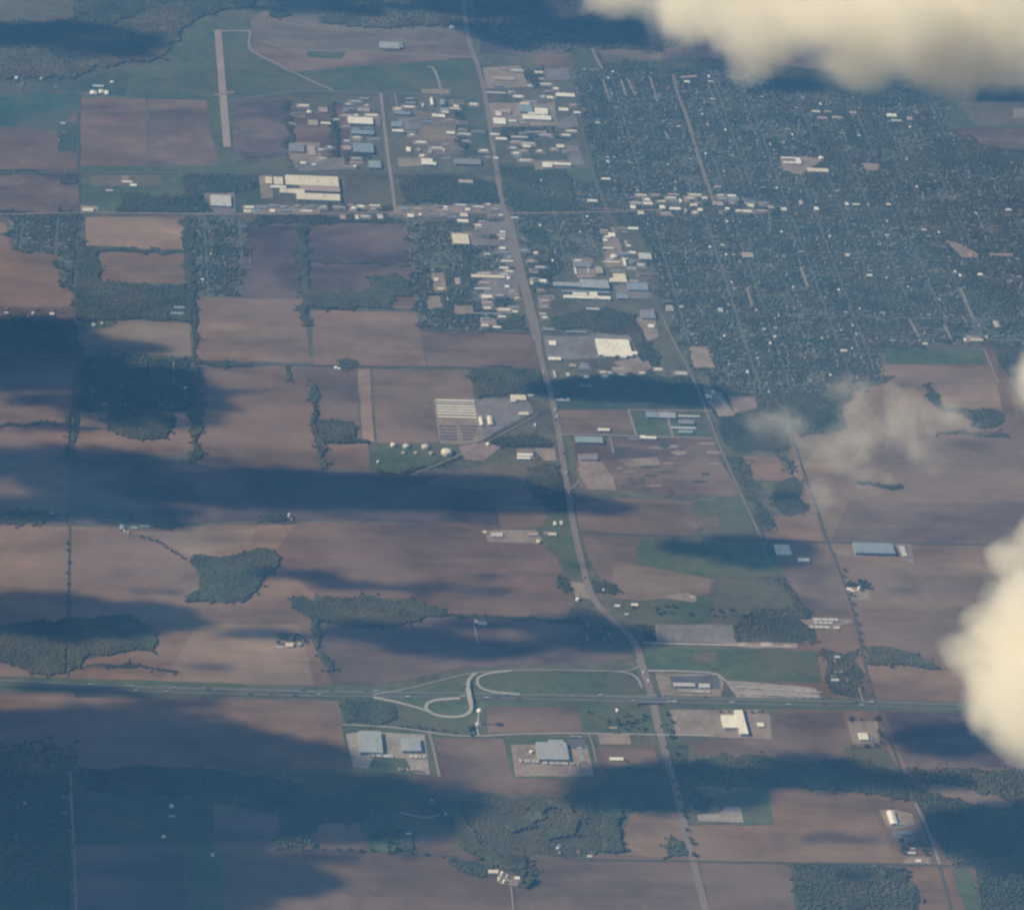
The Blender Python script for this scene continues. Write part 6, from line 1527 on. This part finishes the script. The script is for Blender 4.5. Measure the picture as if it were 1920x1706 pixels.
SH = [
 ([(120, 1500, 620, 140, 1.35), (520, 1500, 360, 80, 1.3), (300, 1440, 340, 80, 1.2), (720, 1530, 190, 50, 1.2), (200, 1660, 330, 130, 1.2), (530, 1650, 130, 45, 1.0), (-60, 1400, 300, 70, 1.2)], 1),
 ([(120, 880, 480, 50, 1.1), (450, 908, 420, 44, 1.2), (780, 922, 360, 36, 1.15), (980, 908, 110, 22, .8), (140, 955, 360, 24, .95), (1060, 940, 60, 20, .5), (330, 985, 180, 12, .7)], 2),
 ([(40, 650, 200, 60, 1.25), (230, 735, 190, 46, 1.15), (200, 775, 200, 24, .8), (60, 705, 200, 50, 1.2), (430, 735, 120, 16, .6), (60, 800, 200, 14, .7)], 3),
 ([(90, 78, 150, 34, .85), (-60, 70, 150, 40, .8)], 4),
 ([(1180, 730, 170, 22, 1.0), (1330, 745, 110, 18, .6), (1040, 738, 60, 16, .5)], 5),
 ([(1400, 1042, 170, 28, .74), (1480, 1034, 100, 30, .74), (1330, 620, 10, 10, .1)], 6),
 ([(1120, 1190, 160, 44, .9), (900, 1215, 240, 28, .8), (960, 1080, 190, 45, .55), (760, 1190, 160, 26, .6), (900, 1265, 120, 12, .5), (1100, 1255, 120, 16, .6), (1180, 1480, 120, 40, .8)], 7),
 ([(1800, 1385, 190, 55, .8), (1890, 1570, 200, 100, 1.1), (1500, 1455, 330, 36, .9), (1500, 1575, 240, 30, .75), (1380, 1500, 90, 30, .7), (1780, 1470, 160, 40, .7), (1700, 1520, 60, 60, .5), (1560, 1640, 220, 20, .5)], 8),
 ([(160, 1165, 280, 34, 1.0), (60, 1130, 160, 25, .7), (110, 1290, 150, 12, .8), (380, 1235, 200, 22, .5), (420, 1150, 70, 14, .4)], 9),
 ([(1000, 55, 180, 36, .85), (1130, 60, 110, 30, .8), (700, 20, 260, 26, .6), (900, 12, 160, 40, .9), (1480, 165, 130, 18, .7), (1850, 176, 160, 15, 1.0)], 10),
 ([(1780, 965, 260, 14, .62), (1620, 925, 120, 14, .5), (1620, 1012, 140, 12, .45), (1750, 1110, 200, 18, .42), (1480, 935, 80, 12, .5)], 11),
 ([(850, 970, 130, 12, .7), (500, 1075, 200, 10, .5), (820, 1100, 180, 12, .5), (300, 1110, 180, 9, .5), (480, 1190, 190, 12, .6), (420, 1250, 160, 10, .6), (620, 1235, 120, 8, .5), (300, 1385, 330, 26, .9), (80, 1350, 160, 30, .8), (560, 1395, 90, 20, .4)], 12),
]
for e, sd in SH: shade_cloud(e, sd)

def puffy(name, puffs, h, label, dens, seed, nscale, namp, thr, soft, glow=(.938, .912, .85)):
    """puffs: (px, py, radius px, height above base m, squash); heterogeneous soft cloud"""
    C_ = []
    for px, py, r_, dz, sq in puffs:
        c = G(px, py, h+dz); t = (c-CP).dot(FW)/F_PX; C_.append((c, r_*t, sq))
    lo = Vector((min(c.x-r for c, r, s in C_), min(c.y-r for c, r, s in C_), min(c.z-r*s for c, r, s in C_)))
    hi = Vector((max(c.x+r for c, r, s in C_), max(c.y+r for c, r, s in C_), max(c.z+r*s for c, r, s in C_)))
    # domain: one lumpy closed hull round all puffs
    bm = bmesh.new()
    for c, r_, s in C_:
        bmesh.ops.create_icosphere(bm, subdivisions=2, radius=1, matrix=Matrix.Translation(c) @ Matrix.Diagonal((r_*1.12, r_*1.12, r_*s*1.12, 1)))
    me = bpy.data.meshes.new(name); bm.to_mesh(me); bm.free()
    m = bpy.data.materials.new(name); m.use_nodes = True; nt = m.node_tree; nt.nodes.clear(); N, L = nt.nodes, nt.links
    out = N.new('ShaderNodeOutputMaterial'); pv = N.new('ShaderNodeVolumePrincipled'); g = N.new('ShaderNodeNewGeometry')
    wn_ = N.new('ShaderNodeTexNoise'); wn_.inputs['Scale'].default_value = nscale*.8; wn_.inputs['Detail'].default_value = 3; L.new(g.outputs['Position'], wn_.inputs['Vector'])
    f = None
    for c, r_, s in C_:
        sub = N.new('ShaderNodeVectorMath'); sub.operation = 'SUBTRACT'; L.new(g.outputs['Position'], sub.inputs[0]); sub.inputs[1].default_value = c
        sc = N.new('ShaderNodeVectorMath'); sc.operation = 'MULTIPLY'; L.new(sub.outputs[0], sc.inputs[0]); sc.inputs[1].default_value = (1/r_, 1/r_, 1/(r_*s))
        ln = N.new('ShaderNodeVectorMath'); ln.operation = 'LENGTH'; L.new(sc.outputs[0], ln.inputs[0])
        v = math2(nt, 'SUBTRACT', 1.0, ln.outputs['Value'])
        if f is None: f = v
        else:
            mx = N.new('ShaderNodeMath'); mx.operation = 'SMOOTH_MAX'; L.new(f, mx.inputs[0]); L.new(v, mx.inputs[1]); mx.inputs[2].default_value = .25; f = mx.outputs[0]
    n1 = N.new('ShaderNodeTexNoise'); n1.inputs['Scale'].default_value = nscale; n1.inputs['Detail'].default_value = 7; n1.inputs['Roughness'].default_value = .68
    n1.inputs['Distortion'].default_value = .4; L.new(g.outputs['Position'], n1.inputs['Vector'])
    nn = math2(nt, 'MULTIPLY', math2(nt, 'SUBTRACT', n1.outputs['Fac'], .5), namp)
    d = maprange(nt, math2(nt, 'ADD', f, nn), thr, thr+soft, 0, 1)
    L.new(math2(nt, 'MULTIPLY', d, dens), pv.inputs['Density'])
    pv.inputs['Color'].default_value = (*glow, 1); pv.inputs['Anisotropy'].default_value = CLOUD_ANISO
    L.new(pv.outputs[0], out.inputs['Volume'])
    # overlapping spheres -> one hull
    o = link(name, me, m)
    md = o.modifiers.new('hull', 'REMESH'); md.mode = 'VOXEL'; md.voxel_size = max((hi-lo))/60
    dg = bpy.context.evaluated_depsgraph_get(); ev = o.evaluated_get(dg); nm = bpy.data.meshes.new_from_object(ev); o.modifiers.clear(); o.data = nm
    tag(o, label, 'cloud'); return o
CL = []
puffy('cloud', [(1170, -50, 120, 0, .8), (1290, 0, 130, 60, .8), (1390, 45, 120, 60, .8), (1425, 95, 95, -60, .8), (1520, 20, 170, 100, .7), (1640, 40, 170, 60, .7), (1760, 40, 170, 0, .7), (1890, 40, 190, 0, .7), (1600, 125, 110, -120, .5), (1760, 125, 130, -160, .4), (1900, 125, 120, -120, .45), (1380, -80, 200, 80, .8), (1700, -100, 230, 80, .8)],
      1750, 'large cream cloud covering the far upper corner above the town', .022, 1, .0022, 1.9, .16, 1.0)
puffy('cloud', [(1990, 1030, 130, 0, .8), (1895, 1050, 62, -20, .7), (1950, 1130, 120, 40, .8), (1985, 1210, 210, 60, .8), (1880, 1225, 120, 0, .7), (1825, 1235, 85, -40, .6), (1850, 1170, 70, -40, .5), (1950, 1320, 150, 40, .8), (1880, 1310, 95, 0, .7), (1985, 1360, 125, 0, .8), (1925, 1370, 60, 0, .6), (1990, 720, 110, 0, .8), (2005, 850, 100, 0, .6), (2090, 770, 150, 0, .7), (2120, 910, 170, 20, .7), (2110, 1060, 190, 40, .8), (2130, 1260, 220, 40, .8), (2250, 1000, 200, 20, .7)],
      1750, 'tall bright cream cloud drifting over the eastern fields', .030, 2, .0036, 1.35, .12, .75)
puffy('cloud', [(1530, 715, 55, 0, .6), (1590, 735, 110, 0, .5), (1480, 790, 95, 0, .5), (1430, 795, 60, 0, .5), (1560, 840, 115, 0, .5), (1655, 800, 140, 0, .5), (1720, 850, 110, 0, .5), (1545, 930, 60, 0, .6), (1790, 780, 90, 0, .5), (1640, 900, 90, 0, .5)],
      1650, 'thin grey wisp of cloud above the eastern fields', .0095, 3, .0040, 3.0, .30, 1.0)
